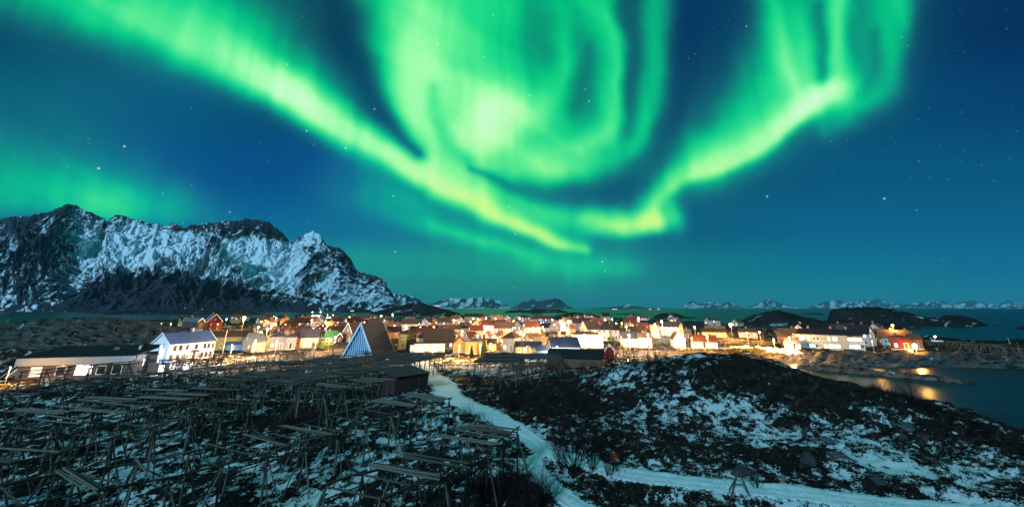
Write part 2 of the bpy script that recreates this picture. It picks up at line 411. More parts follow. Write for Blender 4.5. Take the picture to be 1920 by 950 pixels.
M_LITW = glow('lit_window_white', (1.0,.86,.66), 7.0)
M_LITO = glow('lit_window_orange', (1.0,.42,.10), 2.2)
def bulb(c): return glow('lamp_glass_%02d_%02d_%02d' % tuple(int(x*99) for x in c), c, 60.0)
# ------------------------------------------------------------------ the lie of the land
def ridged(x, y, o, seed):
    s = 0; a = 1; t = 0
    for i in range(o):
        s = s+a*(1-np.abs(2*vnoise(x, y, seed+13*i)-1))**1.6; t += a; a *= .52; x = x*2.07+5.2; y = y*2.07+1.7
    return s/t
def ray_s(py):
    up = CY-py
    dy = FPX*math.cos(PITCH)-up*math.sin(PITCH); dz = FPX*math.sin(PITCH)+up*math.cos(PITCH)
    return dy, -dz/dy                              # horizontal scale, downward slope per metre of depth
def world(px, py, depth):
    dy, s = ray_s(py); return (depth*(px-CX)/dy, depth, CAM_Z-s*depth)
COAST = np.array([(-900,-120),(-560,120),(-470,330),(-520,560),(-438,727),(-330,640),(-279,557),(-240,597),(-237,690),(-170,745),(-110,727),(-60,620),(-22,575),
 (32,645),(100,800),(174,727),(200,575),(236,509),(225,410),(243,375),(262,330),(262,270),(246,225),(300,190),(330,165),(300,143),(230,147),(190,151),
 (156,153),(137,152),(121,156),(109,164),(99,166),(90,150),(86,128),(74,108),(66,88),(63,72),(63,55),(64,40),(72,10),(90,-120)], float)
def sdist(X, Y):
    P = COAST; Q = np.roll(P, -1, 0); d = np.full(X.shape, 1e9); ins = np.zeros(X.shape, bool)
    for (ax, ay), (bx, by) in zip(P, Q):
        ex, ey = bx-ax, by-ay; wx, wy = X-ax, Y-ay
        t = np.clip((wx*ex+wy*ey)/(ex*ex+ey*ey), 0, 1)
        d = np.minimum(d, (wx-ex*t)**2+(wy-ey*t)**2)
        c = ((ay <= Y) & (Y < by)) | ((by <= Y) & (Y < ay))
        if by != ay: ins ^= c & (X < ax+(Y-ay)/(by-ay)*ex)
    return np.where(ins, 1, -1)*np.sqrt(d)
def sstep(a, b, x):
    t = np.clip((x-a)/(b-a), 0, 1); return t*t*(3-2*t)
CREST = spl([(12,98,6.6,15),(22,86,9.6,16),(30,79,12.0,17),(37,74.5,12.3,16),(42,70,10.5,13),(46,66,9.6,13),(51,58,8.6,12),(52,48,7.3,11),(49,38,6.5,11),(47,28,6.2,11)], 60)
PATH = [(-31,136),(-26,124),(-19,106),(-14,90),(-10.4,77),(-6.4,68),(-1.6,60),(1.6,53),(4.2,47.3),(7,44.4),(9.6,42.2),(13.4,40.6),(22,38.2),(29,35.8),(37,33),(48,29)]
TRACK = [(3.6,48.6),(2.2,45.2),(2.6,41.5),(3.8,38.2),(5.4,35.6),(7.4,32.4),(9,28)]
PATHQ = spl(PATH, 160); TRACKQ = spl(TRACK, 40)
def pdist(X, Y, q):
    d = np.full(X.shape, 1e9)
    for a, b in zip(q[:-1], q[1:]):
        ex, ey = b[0]-a[0], b[1]-a[1]; wx, wy = X-a[0], Y-a[1]
        t = np.clip((wx*ex+wy*ey)/(ex*ex+ey*ey+1e-9), 0, 1); d = np.minimum(d, (wx-ex*t)**2+(wy-ey*t)**2)
    return np.sqrt(d)
BUMPS = [(-166,176,24,16,9.5),(-140,182,16,14,4.0),(-196,168,22,18,8.0),(-152,128,12,9,5.0),(-122,196,20,16,2.5),
         (88,600,34,34,9.5),(106,520,36,36,4.5),(150,560,60,50,3.5),(64,118,10,8,2.2),(30,128,9,12,1.6),(-300,560,80,60,2),
         (-72,84,16,22,1.3),(0,150,60,30,.6)]
def ground_z(X, Y, fine=True):
    X = np.asarray(X, float); Y = np.asarray(Y, float)
    sd = sdist(X, Y)
    z = 6.0-1.9*sstep(62, 118, Y)-.5*sstep(150, 170, Y)*sstep(80, 120, X)
    z = z+np.clip(30-Y, 0, 60)*.42
    hill = np.zeros(X.shape)
    for cx_, cy_, h, s_ in CREST:
        r2 = ((X-cx_)**2+(Y-cy_)**2)/(s_*s_); hill = np.maximum(hill, (h-6)*np.exp(-r2*1.15))
    z = z+hill
    for cx_, cy_, sx, sy, a in BUMPS: z = z+a*np.exp(-((X-cx_)/sx)**2-((Y-cy_)/sy)**2)
    near = np.where(Y < 400, 1.0, .3)
    rough = 1-sstep(108, 125, Y)*sstep(-26, -12, sd-26)*.8*(X > -135)
    flat = np.ones(X.shape)
    if fine:
        m = (Y > 20) & (Y < 140) & (X > -40) & (X < 60)
        if m.any():
            dp = np.full(X.shape, 99.0); dp[m] = np.minimum(pdist(X[m], Y[m], PATHQ), pdist(X[m], Y[m], TRACKQ)+.5)
            flat = .12+.88*sstep(1.2, 3.4, dp)
    n1 = (fbm(X/9, Y/9, 3, 41)-.5)*(1-.5*np.clip(hill/6, 0, 1)); n2 = fbm(X/2.2, Y/2.2, 3, 57)-.5
    z = z+near*rough*flat*(1.5*n1+.62*n2)
    # bedrock ribs on knolls and along the shore
    ribs = 1-np.abs(2*fbm((X*.8+Y*.6)/9, (Y*.8-X*.6)/2.4, 4, 77, .6)-1)
    rk = np.clip(np.exp(-((X+165)/50)**2-((Y-172)/30)**2)*1.6+np.exp(-(np.maximum(sd, 0)/15)**2)*(sd < 60)*(Y > 105)*1.3+sstep(30, 34, X)*np.exp(-((X-46)/11)**2)*(Y < 90)*.35, 0, 1.4)
    z = z+rk*(ribs-.62)*3.2
    if fine: z = z+flat*near*(.10*(fbm(X/.6, Y/.6, 2, 91)-.5))
    far = sstep(120, 140, Y)*sstep(85, 100, X)*(Y < 200); k = sstep(-7-3*far, 9+9*far, sd)
    z = z+far*1.8*(ridged((X*.75+Y*.66)/11, (Y*.75-X*.66)/4.5, 4, 15)-.5)*sstep(-4, 2, sd)
    z = -3+(z+3)*k
    # skerry spit off the bay
    ux, uy = 128-103, 124-153; L2 = ux*ux+uy*uy
    t = np.clip(((X-103)*ux+(Y-153)*uy)/L2, 0, 1); d = np.hypot(X-103-ux*t, Y-153-uy*t)
    z = np.maximum(z, -3+(4.6-1.0*t+1.6*(ribs-.6))*np.exp(-(d/(5.2-2.2*t))**2))
    return z
def gz(x, y): return float(ground_z(np.array([x]), np.array([y]))[0])
def hit(px, py, lo=16., hi=1500.):
    """where the line of sight through a point of the photograph meets the land"""
    dy, s = ray_s(py); D = np.exp(np.linspace(math.log(lo), math.log(hi), 900)); X = D*(px-CX)/dy
    g = np.maximum(ground_z(X, D), 0.0); w = np.nonzero(CAM_Z-s*D <= g)[0]
    i = w[0] if len(w) else 899
    return float(X[i]), float(D[i]), float(g[i])
SNOWB = [(1350,750,5,.24),(1290,800,5,.22),(1400,780,5,.2),(1600,785,4,.26),(1720,880,5,.30),(1600,860,5,.26),(1800,905,5,.26),(1520,880,4,.2),(1880,880,4,.2),
         (1160,705,4,.24),(1215,690,5,.2),(690,878,2.5,.34),(620,930,2.6,.34),(560,925,2,.2),(820,765,4,.4),(860,765,3,.4),(715,750,3,.3),(1320,682,4,.16),(1250,760,5,.16),
         (470,670,12,.2),(250,690,10,.2),(330,690,12,.25),(130,730,8,.12),(130,770,6,.14),(150,800,5,.1),(820,690,12,.5),(960,697,6,.3),(1020,700,6,.3),(340,870,4,.12),(450,850,3,.14),(900,830,3,.2),(930,880,3,.2),(880,800,3,.2),
         (1400,705,8,-.3),(1490,715,8,-.3),(1560,740,6,-.25),(1180,840,4,-.1),(960,735,10,-.25),(1060,750,8,-.2),(560,780,6,-.35),(640,770,5,-.3),(480,790,5,-.2),(300,790,4,-.16),(980,925,2.5,-.3),(1330,870,2.5,-.25),(1450,850,3,-.2),(1520,850,2.5,-.2),(1640,720,6,-.2),(1700,770,4,-.2)]
def snow_cover(X, Y, z):
    b = np.full(X.shape, .33)
    for px, py, r, a in SNOWBW: b = b+a*np.exp(-((X-px)**2+(Y-py)**2)/(r*r))
    b = b+.07*(X < -6)*(Y < 64)-.16*sstep(125, 160, Y)+.05*sstep(3, 12, X)*(Y < 100)
    n = fbm(X/.6, Y/.8, 4, 121, .65)*.74+fbm(X/5, Y/5, 3, 131)*.26
    hollow = -(fbm(X/2.2, Y/2.2, 3, 57)-.5)*.55
    d = np.minimum(pdist(X, Y, PATHQ), pdist(X, Y, TRACKQ)+.6)
    return b+(n-.5)*2.1+hollow+.25*np.exp(-(d/2.2)**2)-.22*np.exp(-((X+165)/55)**2-((Y-172)/32)**2)*.6-.14*(X > 85)*(Y > 140)*(Y < 180)
SNOWBW = []
for px, py, r, a in SNOWB:
    x_, y_, _ = hit(px, py); SNOWBW.append((x_, y_, r, a*(.62 if a > 0 else 1)))
def ground_mesh():
    az = np.radians(np.linspace(-71, 71, 760)); rr = np.exp(np.linspace(math.log(13), math.log(1150), 620))
    A, Q = np.meshgrid(az, rr); X = Q*np.sin(A); Y = Q*np.cos(A)
    z = ground_z(X, Y)
    dzr = np.gradient(z, axis=0)/np.gradient(Q, axis=0); dza = np.gradient(z, axis=1)/(Q*np.gradient(A, axis=1))
    slope = np.hypot(dzr, dza)
    sn = snow_cover(X, Y, z)-.42*np.clip(slope-.55, 0, 1.2)-.8*(z < .9)
    rock = np.clip(sstep(.55, 1.0, slope)*.9+(z < 1.4)*1.0+np.exp(-((X+165)/55)**2-((Y-172)/32)**2)*1.2+sstep(140, 150, Y)*(X > 90)*(Y < 172)*.8, 0, 1)
    n, m = z.shape; i = np.arange(n*m).reshape(n, m)
    f = np.stack([i[:-1, :-1], i[:-1, 1:], i[1:, 1:], i[1:, :-1]], -1).reshape(-1, 4)
    zc = z.ravel()
    keep = (zc[f].max(1) > -1.2); f = f[keep]
    V = np.stack([X, Y, z], -1).reshape(-1, 3)
    used = np.zeros(len(V), bool); used[f.ravel()] = True; idx = np.cumsum(used)-1
    return np_mesh('ground', V[used], idx[f], M_GROUND, True, {'snow': sn.ravel()[used], 'rock': rock.ravel()[used]})
def ground_material():
    m, nt, bs = nodes('snowy_heath'); co = coord(nt, 'Position')
    n1 = noise(nt, co, 5.5, 6, .62); n2 = noise(nt, co, .9, 4); n3 = noise(nt, co, 22, 3)
    s = math_(nt, 'ADD', attr(nt, 'snow'), math_(nt, 'MULTIPLY', math_(nt, 'SUBTRACT', n1, .5), 1.7))
    mask = mapr(nt, s, .50, .60)
    heath = ramp(nt, n2, [(.28, (.006,.004,.005)), (.45, (.015,.009,.010)), (.6, (.026,.018,.014)), (.78, (.055,.040,.028))])
    heath = mixc(nt, mapr(nt, n3, .55, .75), heath, (.060,.046,.030))
    rk = ramp(nt, n1, [(.3, (.035,.031,.03)), (.5, (.10,.09,.08)), (.72, (.20,.185,.165))])
    mp = nt.nodes.new('ShaderNodeMapping'); mp.inputs['Rotation'].default_value = (0, .5, .75); mp.inputs['Scale'].default_value = (.35, 1.5, 1.3); lk(nt, co, mp.inputs[0])
    n4 = noise(nt, mp.outputs[0], .55, 7, .68, .6)
    rk = mixc(nt, mapr(nt, n4, .50, .40), rk, (.010,.009,.010)); rk = mixc(nt, mapr(nt, n4, .56, .68), rk, (.24,.225,.20))
    base = mixc(nt, attr(nt, 'rock'), heath, rk)
    snow = ramp(nt, n2, [(.3, (.66,.69,.72)), (.7, (.80,.82,.83))])
    lk(nt, mixc(nt, mask, base, snow), bs.inputs['Base Color']); bs.inputs['Roughness'].default_value = .85
    bs.inputs['Specular IOR Level'].default_value = .04
    h = math_(nt, 'ADD', math_(nt, 'MULTIPLY', n1, .6), math_(nt, 'ADD', math_(nt, 'MULTIPLY', n3, .25), math_(nt, 'MULTIPLY', mask, .22)))
    h = math_(nt, 'ADD', h, math_(nt, 'MULTIPLY', math_(nt, 'MULTIPLY', n4, attr(nt, 'rock')), 5.0))
    bump(nt, bs, h, .8, .22); return m
M_GROUND = ground_material()
ground = obj('ground', ground_mesh()); tag(ground, kind='structure')
# trodden snow path and the tracks forking off it, draped on the ground
def strip(name, Q, wfun, mat, lift):
    n = 2+int(sum(math.hypot(b[0]-a[0], b[1]-a[1]) for a, b in zip(Q[:-1], Q[1:]))/.28); t = np.linspace(0, len(Q)-1, n)
    C = np.stack([np.interp(t, np.arange(len(Q)), Q[:, k]) for k in (0, 1)], 1)
    T = np.gradient(C, axis=0); T /= np.linalg.norm(T, axis=1)[:, None]; N = np.stack([T[:, 1], -T[:, 0]], 1)
    k = 15; u = np.linspace(-1, 1, k); w = wfun(np.linspace(0, 1, n))
    sl = np.cumsum(np.r_[0, np.linalg.norm(np.diff(C, axis=0), axis=1)])
    e1 = w*(.70+.70*fbm(sl/1.0, sl*0+3, 4, 5, .6)); e2 = w*(.70+.70*fbm(sl/1.0, sl*0+9, 4, 6, .6))
    off = np.where(u[None] < 0, u[None]*e1[:, None], u[None]*e2[:, None])
    X = C[:, :1]+N[:, :1]*off; Y = C[:, 1:]+N[:, 1:]*off
    z = ground_z(X, Y)+lift*(1-u[None]**6)-.05*(np.abs(u[None]) > .93)
    z = z-.05*np.exp(-((np.abs(off)-.55)/.22)**2)*(lift > .05)
    i = np.arange(n*k).reshape(n, k); f = np.stack([i[:-1, :-1], i[:-1, 1:], i[1:, 1:], i[1:, :-1]], -1).reshape(-1, 4)[:, ::-1]
    rut = np.exp(-((np.abs(off)-.62)/.26)**2)
    edge = np.broadcast_to(np.abs(u)[None], off.shape)
    return np_mesh(name, np.stack([X, Y, z], -1).reshape(-1, 3), f, mat, True, {'edge': edge.ravel(), 'rut': rut.ravel()})
def path_material():
    m, nt, bs = nodes('trodden_snow'); co = coord(nt, 'Position')
    n1 = noise(nt, co, 4.0, 6, .65); n2 = noise(nt, co, 1.1, 3); v = nt.nodes.new('ShaderNodeTexVoronoi'); v.inputs['Scale'].default_value = 2.6; lk(nt, co, v.inputs['Vector'])
    foot = mapr(nt, v.outputs['Distance'], .12, .30)
    edge = math_(nt, 'MULTIPLY', mapr(nt, attr(nt, 'edge'), .55, 1.0), .30)
    dirt = mapr(nt, math_(nt, 'ADD', math_(nt, 'ADD', n1, edge), math_(nt, 'MULTIPLY', attr(nt, 'rut'), .12)), .68, .86)
    c = mixc(nt, dirt, ramp(nt, n2, [(.3, (.62,.65,.68)), (.7, (.84,.86,.87))]), (.05,.042,.032))
    c = mixc(nt, math_(nt, 'MULTIPLY', math_(nt, 'SUBTRACT', 1.0, foot), .35), c, (.40,.42,.42))
    lk(nt, c, bs.inputs['Base Color']); bs.inputs['Roughness'].default_value = .8
    bump(nt, bs, math_(nt, 'ADD', math_(nt, 'MULTIPLY', foot, .7), math_(nt, 'MULTIPLY', n1, .6)), .8, .12); return m
M_PATH = path_material()
tag(obj('path', strip('path', PATHQ, lambda t: 2.9-1.45*sstep(.2, .5, t)+.2*sstep(.6, .9, t), M_PATH, .09)), kind='structure')
tag(obj('track', strip('track', TRACKQ, lambda t: .85+.25*t, M_PATH, .06)), kind='structure')

# ------------------------------------------------------------------ sea
def sea_material():
    m, nt, bs = nodes('cold_sea'); co = coord(nt, 'Position', (1, .4, 1))
    bs.inputs['Base Color'].default_value = (.004,.012,.016,1); bs.inputs['Roughness'].default_value = .30; bs.inputs['IOR'].default_value = 1.33; bs.inputs['Specular IOR Level'].default_value = .15
    n = math_(nt, 'ADD', noise(nt, co, .35, 3), math_(nt, 'MULTIPLY', noise(nt, co, .03, 3), 3.0))
    lk(nt, ramp(nt, noise(nt, co, .004, 3), [(.3, (.002,.006,.012)), (.7, (.003,.010,.018))]), bs.inputs['Base Color'])
    bump(nt, bs, n, .28, .5); return m
M_SEA = sea_material()
q = 46000
tag(obj('sea', np_mesh('sea', np.array([(-q,-3000,0),(q,-3000,0),(q,58000,0),(-q,58000,0)]), np.array([(0,1,2,3)]), M_SEA)), kind='structure')

# ------------------------------------------------------------------ mountains and islands
def rock_snow(name, rock, snow, sc, lo=.46, hi=.56, amp=.6):
    m, nt, bs = nodes(name); co = coord(nt, 'Position'); co2 = coord(nt, 'Position', (1, 1, .8))
    n1 = noise(nt, co2, sc, 6, .65); n2 = noise(nt, co, sc*.18, 4)
    s = math_(nt, 'ADD', attr(nt, 'snow'), math_(nt, 'MULTIPLY', math_(nt, 'SUBTRACT', n1, .5), amp))
    rk = ramp(nt, n2, [(.3, tuple(x*.55 for x in rock)), (.7, tuple(x*1.5 for x in rock))])
    lk(nt, mixc(nt, mapr(nt, s, lo, hi), rk, snow), bs.inputs['Base Color']); bs.inputs['Roughness'].default_value = .9
    bs.inputs['Specular IOR Level'].default_value = .1
    bump(nt, bs, n1, .7, .9/sc); return m
def grid_obj(name, X, Y, Z, mat, attrs, smooth=True):
    n, m = Z.shape; i = np.arange(n*m).reshape(n, m)
    f = np.stack([i[:-1, :-1], i[:-1, 1:], i[1:, 1:], i[1:, :-1]], -1).reshape(-1, 4)
    return tag(obj(name, np_mesh(name, np.stack([X, Y, Z], -1).reshape(-1, 3), f, mat, smooth, attrs)), kind='structure')
M_MTN = rock_snow('alpine_rock_and_snow', (.034,.030,.044), (.74,.81,.87), .030, .40, .60, 1.2)
SKYLINE = np.array([(-330,470),(-200,450),(-60,425),(0,412),(20,407),(40,405),(65,404),(90,399),(110,390),(130,385),(145,384),(160,391),(180,402),(200,415),(217,403),(235,407),(255,413),(275,416),(305,424),(325,419),(350,424),(370,425),(390,420),(420,417),(445,414),(470,413),(495,415),(515,424),(530,435),(545,450),(555,452),(570,440),(585,434),(600,442),(613,458),(635,462),(650,478),(668,502),(690,515),(705,518),(722,528),(735,550),(748,570),(760,578),(780,580)], float)
def main_mountain():
    nu, nv, nb = 1000, 300, 24
    px = np.linspace(-330, 780, nu)
    D0 = np.interp(px, [-330, 0, 145, 560, 700, 780], [4300, 4100, 3900, 3700, 3100, 2750])
    Df = np.interp(px, [-330, 0, 300, 560, 700, 780], [2500, 2400, 2150, 2300, 2500, 2600])
    py = np.interp(px, SKYLINE[:, 0], SKYLINE[:, 1])
    jag = (ridged(px/26, px*0+.3, 5, 3)-.5)*11*np.clip((580-py)/60, 0, 1)
    py = py-jag*.95+(ridged(px/7, px*0+.7, 3, 33)-.5)*3*np.clip((580-py)/60, 0, 1)
    up = CY-py; dy = FPX*math.cos(PITCH)-up*math.sin(PITCH); dz = FPX*math.sin(PITCH)+up*math.cos(PITCH)
    H = np.maximum(CAM_Z+D0*dz/dy, 2)
    vv = np.r_[np.linspace(-.5, 0, nb, endpoint=False), np.linspace(0, 1, nv)**1.12]
    V, U = np.meshgrid(vv, px, indexing='ij')
    D = D0[None]+(Df-D0)[None]*V
    X = D*((px-CX)/dy)[None]*np.where(V < 0, 1, 1)
    # concavity: spurs (low power) and corries (high power) along the range
    cx_ = [-330,-60,0,60,120,170,230,300,360,410,440,500,545,585,620,660,700,740,780]
    cp_ = [1.1,1.0,1.1,1.0,.95,1.15,1.55,1.75,1.7,1.25,1.5,1.75,1.55,1.05,.95,1.0,.95,1.0,1.0]
    P = np.interp(px, cx_, cp_)[None]+0*V
    warp = (fbm(U/70, V*3, 3, 8)-.5)*46
    t = np.clip(V, 0, 1)
    prof = np.where(V < 0, 1-np.abs(V)*1.1, (1-t)**P)
    # lower dark spur in front
    fs = np.interp(px, [190,210,235,280,315,345,400,440,480,560], [0,.22,.33,.41,.47,.44,.38,.30,.2,0])[None]
    Z0 = H[None]*prof
    foot = np.interp(px, [150,215,250,315,380,440,520,600], [0,150,240,330,300,230,120,0])[None]*np.exp(-((V-.66)/.17)**2)
    foot2 = np.interp(px, [-330,-40,30,90,140,180], [180,230,260,230,120,0])[None]*np.exp(-((V-.62)/.2)**2)
    env = np.clip(t*9, 0, 1)*np.clip((1-t)*6, 0, 1)
    ft = np.maximum(foot, foot2); Pv = 790*(Z0+ft*.9)/D-60*V; Wp = (fbm(U/60, Pv/60, 3, 18)-.5)*40
    def rot(q, a, b): return ((U+warp*.4+Wp)*math.cos(q)+(Pv+Wp)*math.sin(q))/a, ((Pv+Wp)*math.cos(q)-(U+warp*.4+Wp)*math.sin(q))/b
    mk = sstep(.42, .58, fbm(U/70, Pv/70, 3, 29))
    two = lambda q1, q2, a, b, o, sd_: ridged(*rot(q1, a, b), o, sd_)*mk+ridged(*rot(q2, a, b), o, sd_+40)*(1-mk)-.5
    gul = two(.55, -.5, 38, 80, 5, 21); gul2 = two(.8, -.75, 10, 15, 4, 71); fine = two(.9, -1.0, 3.2, 4.4, 3, 90)
    amp = (H[None]*.30+60)*env
    Z = np.maximum(Z0, 0)+ft*(.8+.5*gul*env)+amp*.10*gul
    Z = np.where(V < 0, Z0, Z)
    # crags and gullies stand out from the face horizontally
    push = amp*(gul*.55+gul2*.30+fine*.11)*(V > 0)*np.clip(1.2-.5*(P > 1.4)*np.exp(-((V-.45)/.25)**2), 0, 1.2); rad_ = np.hypot(X, D)
    X = X*(1-push/rad_); D = D*(1-push/rad_)
    lim = CAM_Z+D*(dz/dy)[None]*.985
    Z = np.where(V > .02, np.minimum(Z, lim), Z)
    Z = Z*np.clip((1-t)*14, 0, 1)-2*(t > .985)
    pyv = CY-FPX*((Z-CAM_Z)/D*math.cos(PITCH)-math.sin(PITCH))/(math.cos(PITCH)+(Z-CAM_Z)/D*math.sin(PITCH))
    gx = np.gradient(X, axis=1); gy_ = np.gradient(D, axis=0)
    sl = np.hypot(np.gradient(Z, axis=1)/gx, np.gradient(Z, axis=0)/np.where(np.abs(gy_) < .1, .1, gy_))
    lap = (gul*.75+gul2*.75+fine*.62)
    # snow lies in hollows and corries, thins out on crags and towards the sea
    bowl = np.zeros_like(Z)
    for bx, by, rx, ry, a in ((300,455,80,45,.26),(230,440,40,60,.22),(500,480,60,45,.36),(545,500,30,40,.18),(420,500,60,30,.16),(180,470,30,70,.22),(150,540,60,40,.12),(620,520,24,60,.08),(345,470,50,30,.14),(590,442,14,14,.3),(660,555,40,20,.12),(40,480,40,30,-.05),(60,430,80,40,-.18),(100,500,50,50,-.10),(130,450,40,50,-.12),(215,425,30,20,-.22),(450,430,60,18,-.22),(520,440,30,16,-.2),(620,470,40,30,-.10),(690,540,40,40,-.06),(300,545,110,36,-.42),(420,555,90,26,-.34),(220,560,60,24,-.3),(60,560,60,30,-.16),(550,570,80,16,-.2),(480,560,90,20,-.08),(30,530,40,40,.05)):
        bowl += a*np.exp(-((U-bx)/rx)**2-((pyv-by)/ry)**2)
    smooth_ = np.clip(bowl*2.6, 0, .75)
    crag = .30*np.exp(-(np.clip(pyv-py[None], 0, 99)/15)**2)*np.interp(px, [0, 140, 190, 560, 575, 605, 620, 760], [.7, .7, 1, 1, .1, .1, .8, .6])[None]*(.55+.9*(fbm(U/18, Pv/18, 2, 61)))
    sn = .57+bowl*1.3-crag-lap*.72*(1-smooth_)-.05*np.clip(sl-1.2, 0, 2)+.10*(fbm(U/40, V*8, 3, 77)-.5)-.25*np.clip(1-Z/60, 0, 1)
    return grid_obj('mountain', X, D, Z, M_MTN, {'snow': sn.ravel()})
main_mountain()
M_FAR = rock_snow('far_rock_and_snow', (.05,.052,.065), (.72,.76,.80), .0035, .44, .56, .7)
def far_range(line, depth, thick, seed, snow=.5, rough=1.0, n=260):
    L = np.array(line, float); px = np.linspace(L[0, 0], L[-1, 0], n); py = np.interp(px, L[:, 0], L[:, 1])
    py = py-(ridged(px/9, px*0, 4, seed)-.5)*3.2*rough*np.clip((577-py)/6, 0, 1)
    up = CY-py; dy = FPX*math.cos(PITCH)-up*math.sin(PITCH); dz = FPX*math.sin(PITCH)+up*math.cos(PITCH)
    H = np.maximum(CAM_Z+depth*dz/dy, 0)
    H[0] = H[-1] = 0
    v = np.linspace(-1, 1, 70); V, U = np.meshgrid(v, px, indexing='ij')
    X0 = depth*((px-CX)/dy)[None]; az = np.arctan2(X0, depth); D = depth-V*thick*np.cos(az); X = X0-V*thick*np.sin(az)
    g = ridged((U+V*6)/11, V*1.8, 4, seed+5)-.5
    Z = H[None]*np.clip(1-np.abs(V), 0, 1)**np.where(V > 0, 1.15, 1)*(1+.9*g*np.clip(V*5, 0, 1)*np.clip((1-V)*3, 0, 1))
    lim = CAM_Z+D*(dz/dy)[None]*.985; Z = np.where(V > .05, np.minimum(Z, np.maximum(lim, 0)), Z)
    Z = Z-3*(np.abs(V) > .98)
    grid_obj('mountain', X[:, ::-1], D[:, ::-1], Z[:, ::-1], M_FAR, {'snow': (snow-g*.6).ravel()[::1].reshape(V.shape)[:, ::-1].ravel()})
far_range([(715,578),(733,552),(740,549),(755,551),(770,553),(785,560),(800,570),(815,578)], 9000, 1400, 11, .5)
far_range([(780,578),(795,574),(815,567),(830,563),(845,558),(862,558),(875,560),(885,557),(905,557),(920,560),(935,563),(945,568),(955,574),(962,578)], 15000, 2200, 12, .5)
far_range([(955,578),(964,574),(975,568),(990,561),(1000,561),(1010,565),(1020,562),(1035,559),(1045,559),(1055,564),(1065,573),(1075,578)], 13000, 1800, 13, .34)
far_range([(1125,578),(1135,577),(1160,573),(1175,569),(1190,570),(1205,575),(1225,578)], 19000, 2000, 14, .42)
far_range([(1262,578),(1275,577),(1290,568),(1300,564),(1310,570),(1325,567),(1338,564),(1350,571),(1370,565),(1380,572),(1395,577),(1400,578)], 25000, 2600, 15, .46)
far_range([(1392,578),(1398,577),(1415,570),(1430,563),(1445,561),(1460,566),(1480,571),(1500,576),(1508,578)], 25000, 2600, 16, .5)
far_range([(1495,578),(1500,577),(1530,571),(1550,565),(1565,563),(1590,565),(1605,566),(1617,560),(1630,564),(1643,559),(1660,566),(1690,571),(1720,568),(1760,565),(1775,564),(1785,572),(1800,565),(1820,563),(1845,567),(1870,571),(1890,563),(1905,566),(1925,568),(1990,566),(2080,572),(2150,578)], 28000, 3000, 17, .46, 1, 420)
M_ISLE = rock_snow('dark_island_heath', (.022,.018,.019), (.42,.44,.46), .11, .66, .76, .5)
def isle(line, base, thick, seed, name='hill', rough=1.0, back=1.0, n=150):
    """a rocky hill rising from the sea: skyline heights at its middle depth"""
    L = np.array(line, float); dyb, sb = ray_s(base); front = CAM_Z/sb; depth = front+thick
    px = np.linspace(L[0, 0], L[-1, 0], n); py = np.interp(px, L[:, 0], L[:, 1])
    up = CY-py; dy = FPX*math.cos(PITCH)-up*math.sin(PITCH); dz = FPX*math.sin(PITCH)+up*math.cos(PITCH)
    X0 = depth*(px-CX)/dy; H = np.maximum(CAM_Z+depth*dz/dy, .3)
    e = np.clip(np.minimum(np.arange(n), np.arange(n)[::-1])/6, 0, 1); H = H*e
    v = np.linspace(-1, 1, 56); V, U = np.meshgrid(v, X0, indexing='ij')
    tx = np.gradient(X0); az = np.arctan2(X0, depth)[None]
    D = depth-V*thick*np.cos(az); k = np.clip(1-V*V, 0, 1)**.7
    nz = ridged(U/(thick*.30)+V, V*3+seed, 4, seed)-.55; n2 = fbm(U/5, D/5, 3, seed+4)-.5
    Z = H[None]*k*(1+.95*nz*np.clip(1-np.exp(-(V/.3)**2), 0, 1))+rough*2.2*n2*k-1.2*(1-k)-.4
    grid_obj(name, (U-V*thick*np.sin(az))[:, ::-1], D[:, ::-1], Z[:, ::-1], M_ISLE, {'snow': (.50-nz*.6).reshape(V.shape)[:, ::-1].ravel()})
isle([(690,588),(715,581),(735,577),(760,571),(775,568),(795,569),(820,575),(845,582),(868,589)], 592.5, 130, 31)
isle([(800,591),(822,586),(840,584),(856,586),(872,592)], 594, 60, 32)
isle([(945,585),(955,582),(975,580),(990,581.5),(1000,578.6),(1030,579.4),(1050,579.6),(1066,585)], 586.4, 150, 33, 'islet')
isle([(992,588),(1000,586.6),(1012,586.8),(1020,588.6)], 589, 40, 34, 'islet')
isle([(1145,588.6),(1165,587),(1195,587.4),(1206,588.8)], 589.2, 60, 35, 'islet')
isle([(1222,595),(1236,588),(1246,586),(1257,585.6),(1270,587.4),(1284,593),(1300,594.4),(1312,596)], 597, 50, 36, 'islet')
isle([(1376,606),(1390,600),(1404,594),(1420,589),(1436,584),(1450,582.6),(1466,584),(1484,587),(1502,592),(1530,598),(1552,604),(1566,607)], 611, 60, 37)
isle([(1542,604),(1549,592),(1555,585),(1566,579),(1590,577),(1620,575.6),(1650,576),(1672,580),(1700,585),(1720,590),(1742,595),(1760,594),(1776,591),(1800,590.6),(1818,594),(1836,601),(1852,607),(1880,614),(1900,618)], 613, 55, 38)
isle([(1500,610),(1520,604),(1548,601),(1580,600),(1620,603),(1660,606),(1700,610),(1730,614)], 618, 30, 39)
isle([(1898,616),(1915,611),(1935,609),(1960,613),(1975,618)], 619, 30, 40, 'islet')
isle([(1885,640),(1905,634),(1925,632),(1960,634),(1990,641)], 644, 14, 42, 'islet')
isle([(1500,588.4),(1518,587),(1538,587),(1546,588.6)], 589.2, 40, 43, 'islet')
isle([(1105,577.8),(1130,576.6),(1180,576),(1230,577),(1260,578)], 578.6, 900, 44, 'islet')
isle([(190,586),(230,583),(300,580),(420,581),(470,584),(500,588)], 590, 160, 45, 'lowland')
isle([(640,583),(652,578),(668,577),(690,580),(700,584)], 586, 140, 46, 'hill')
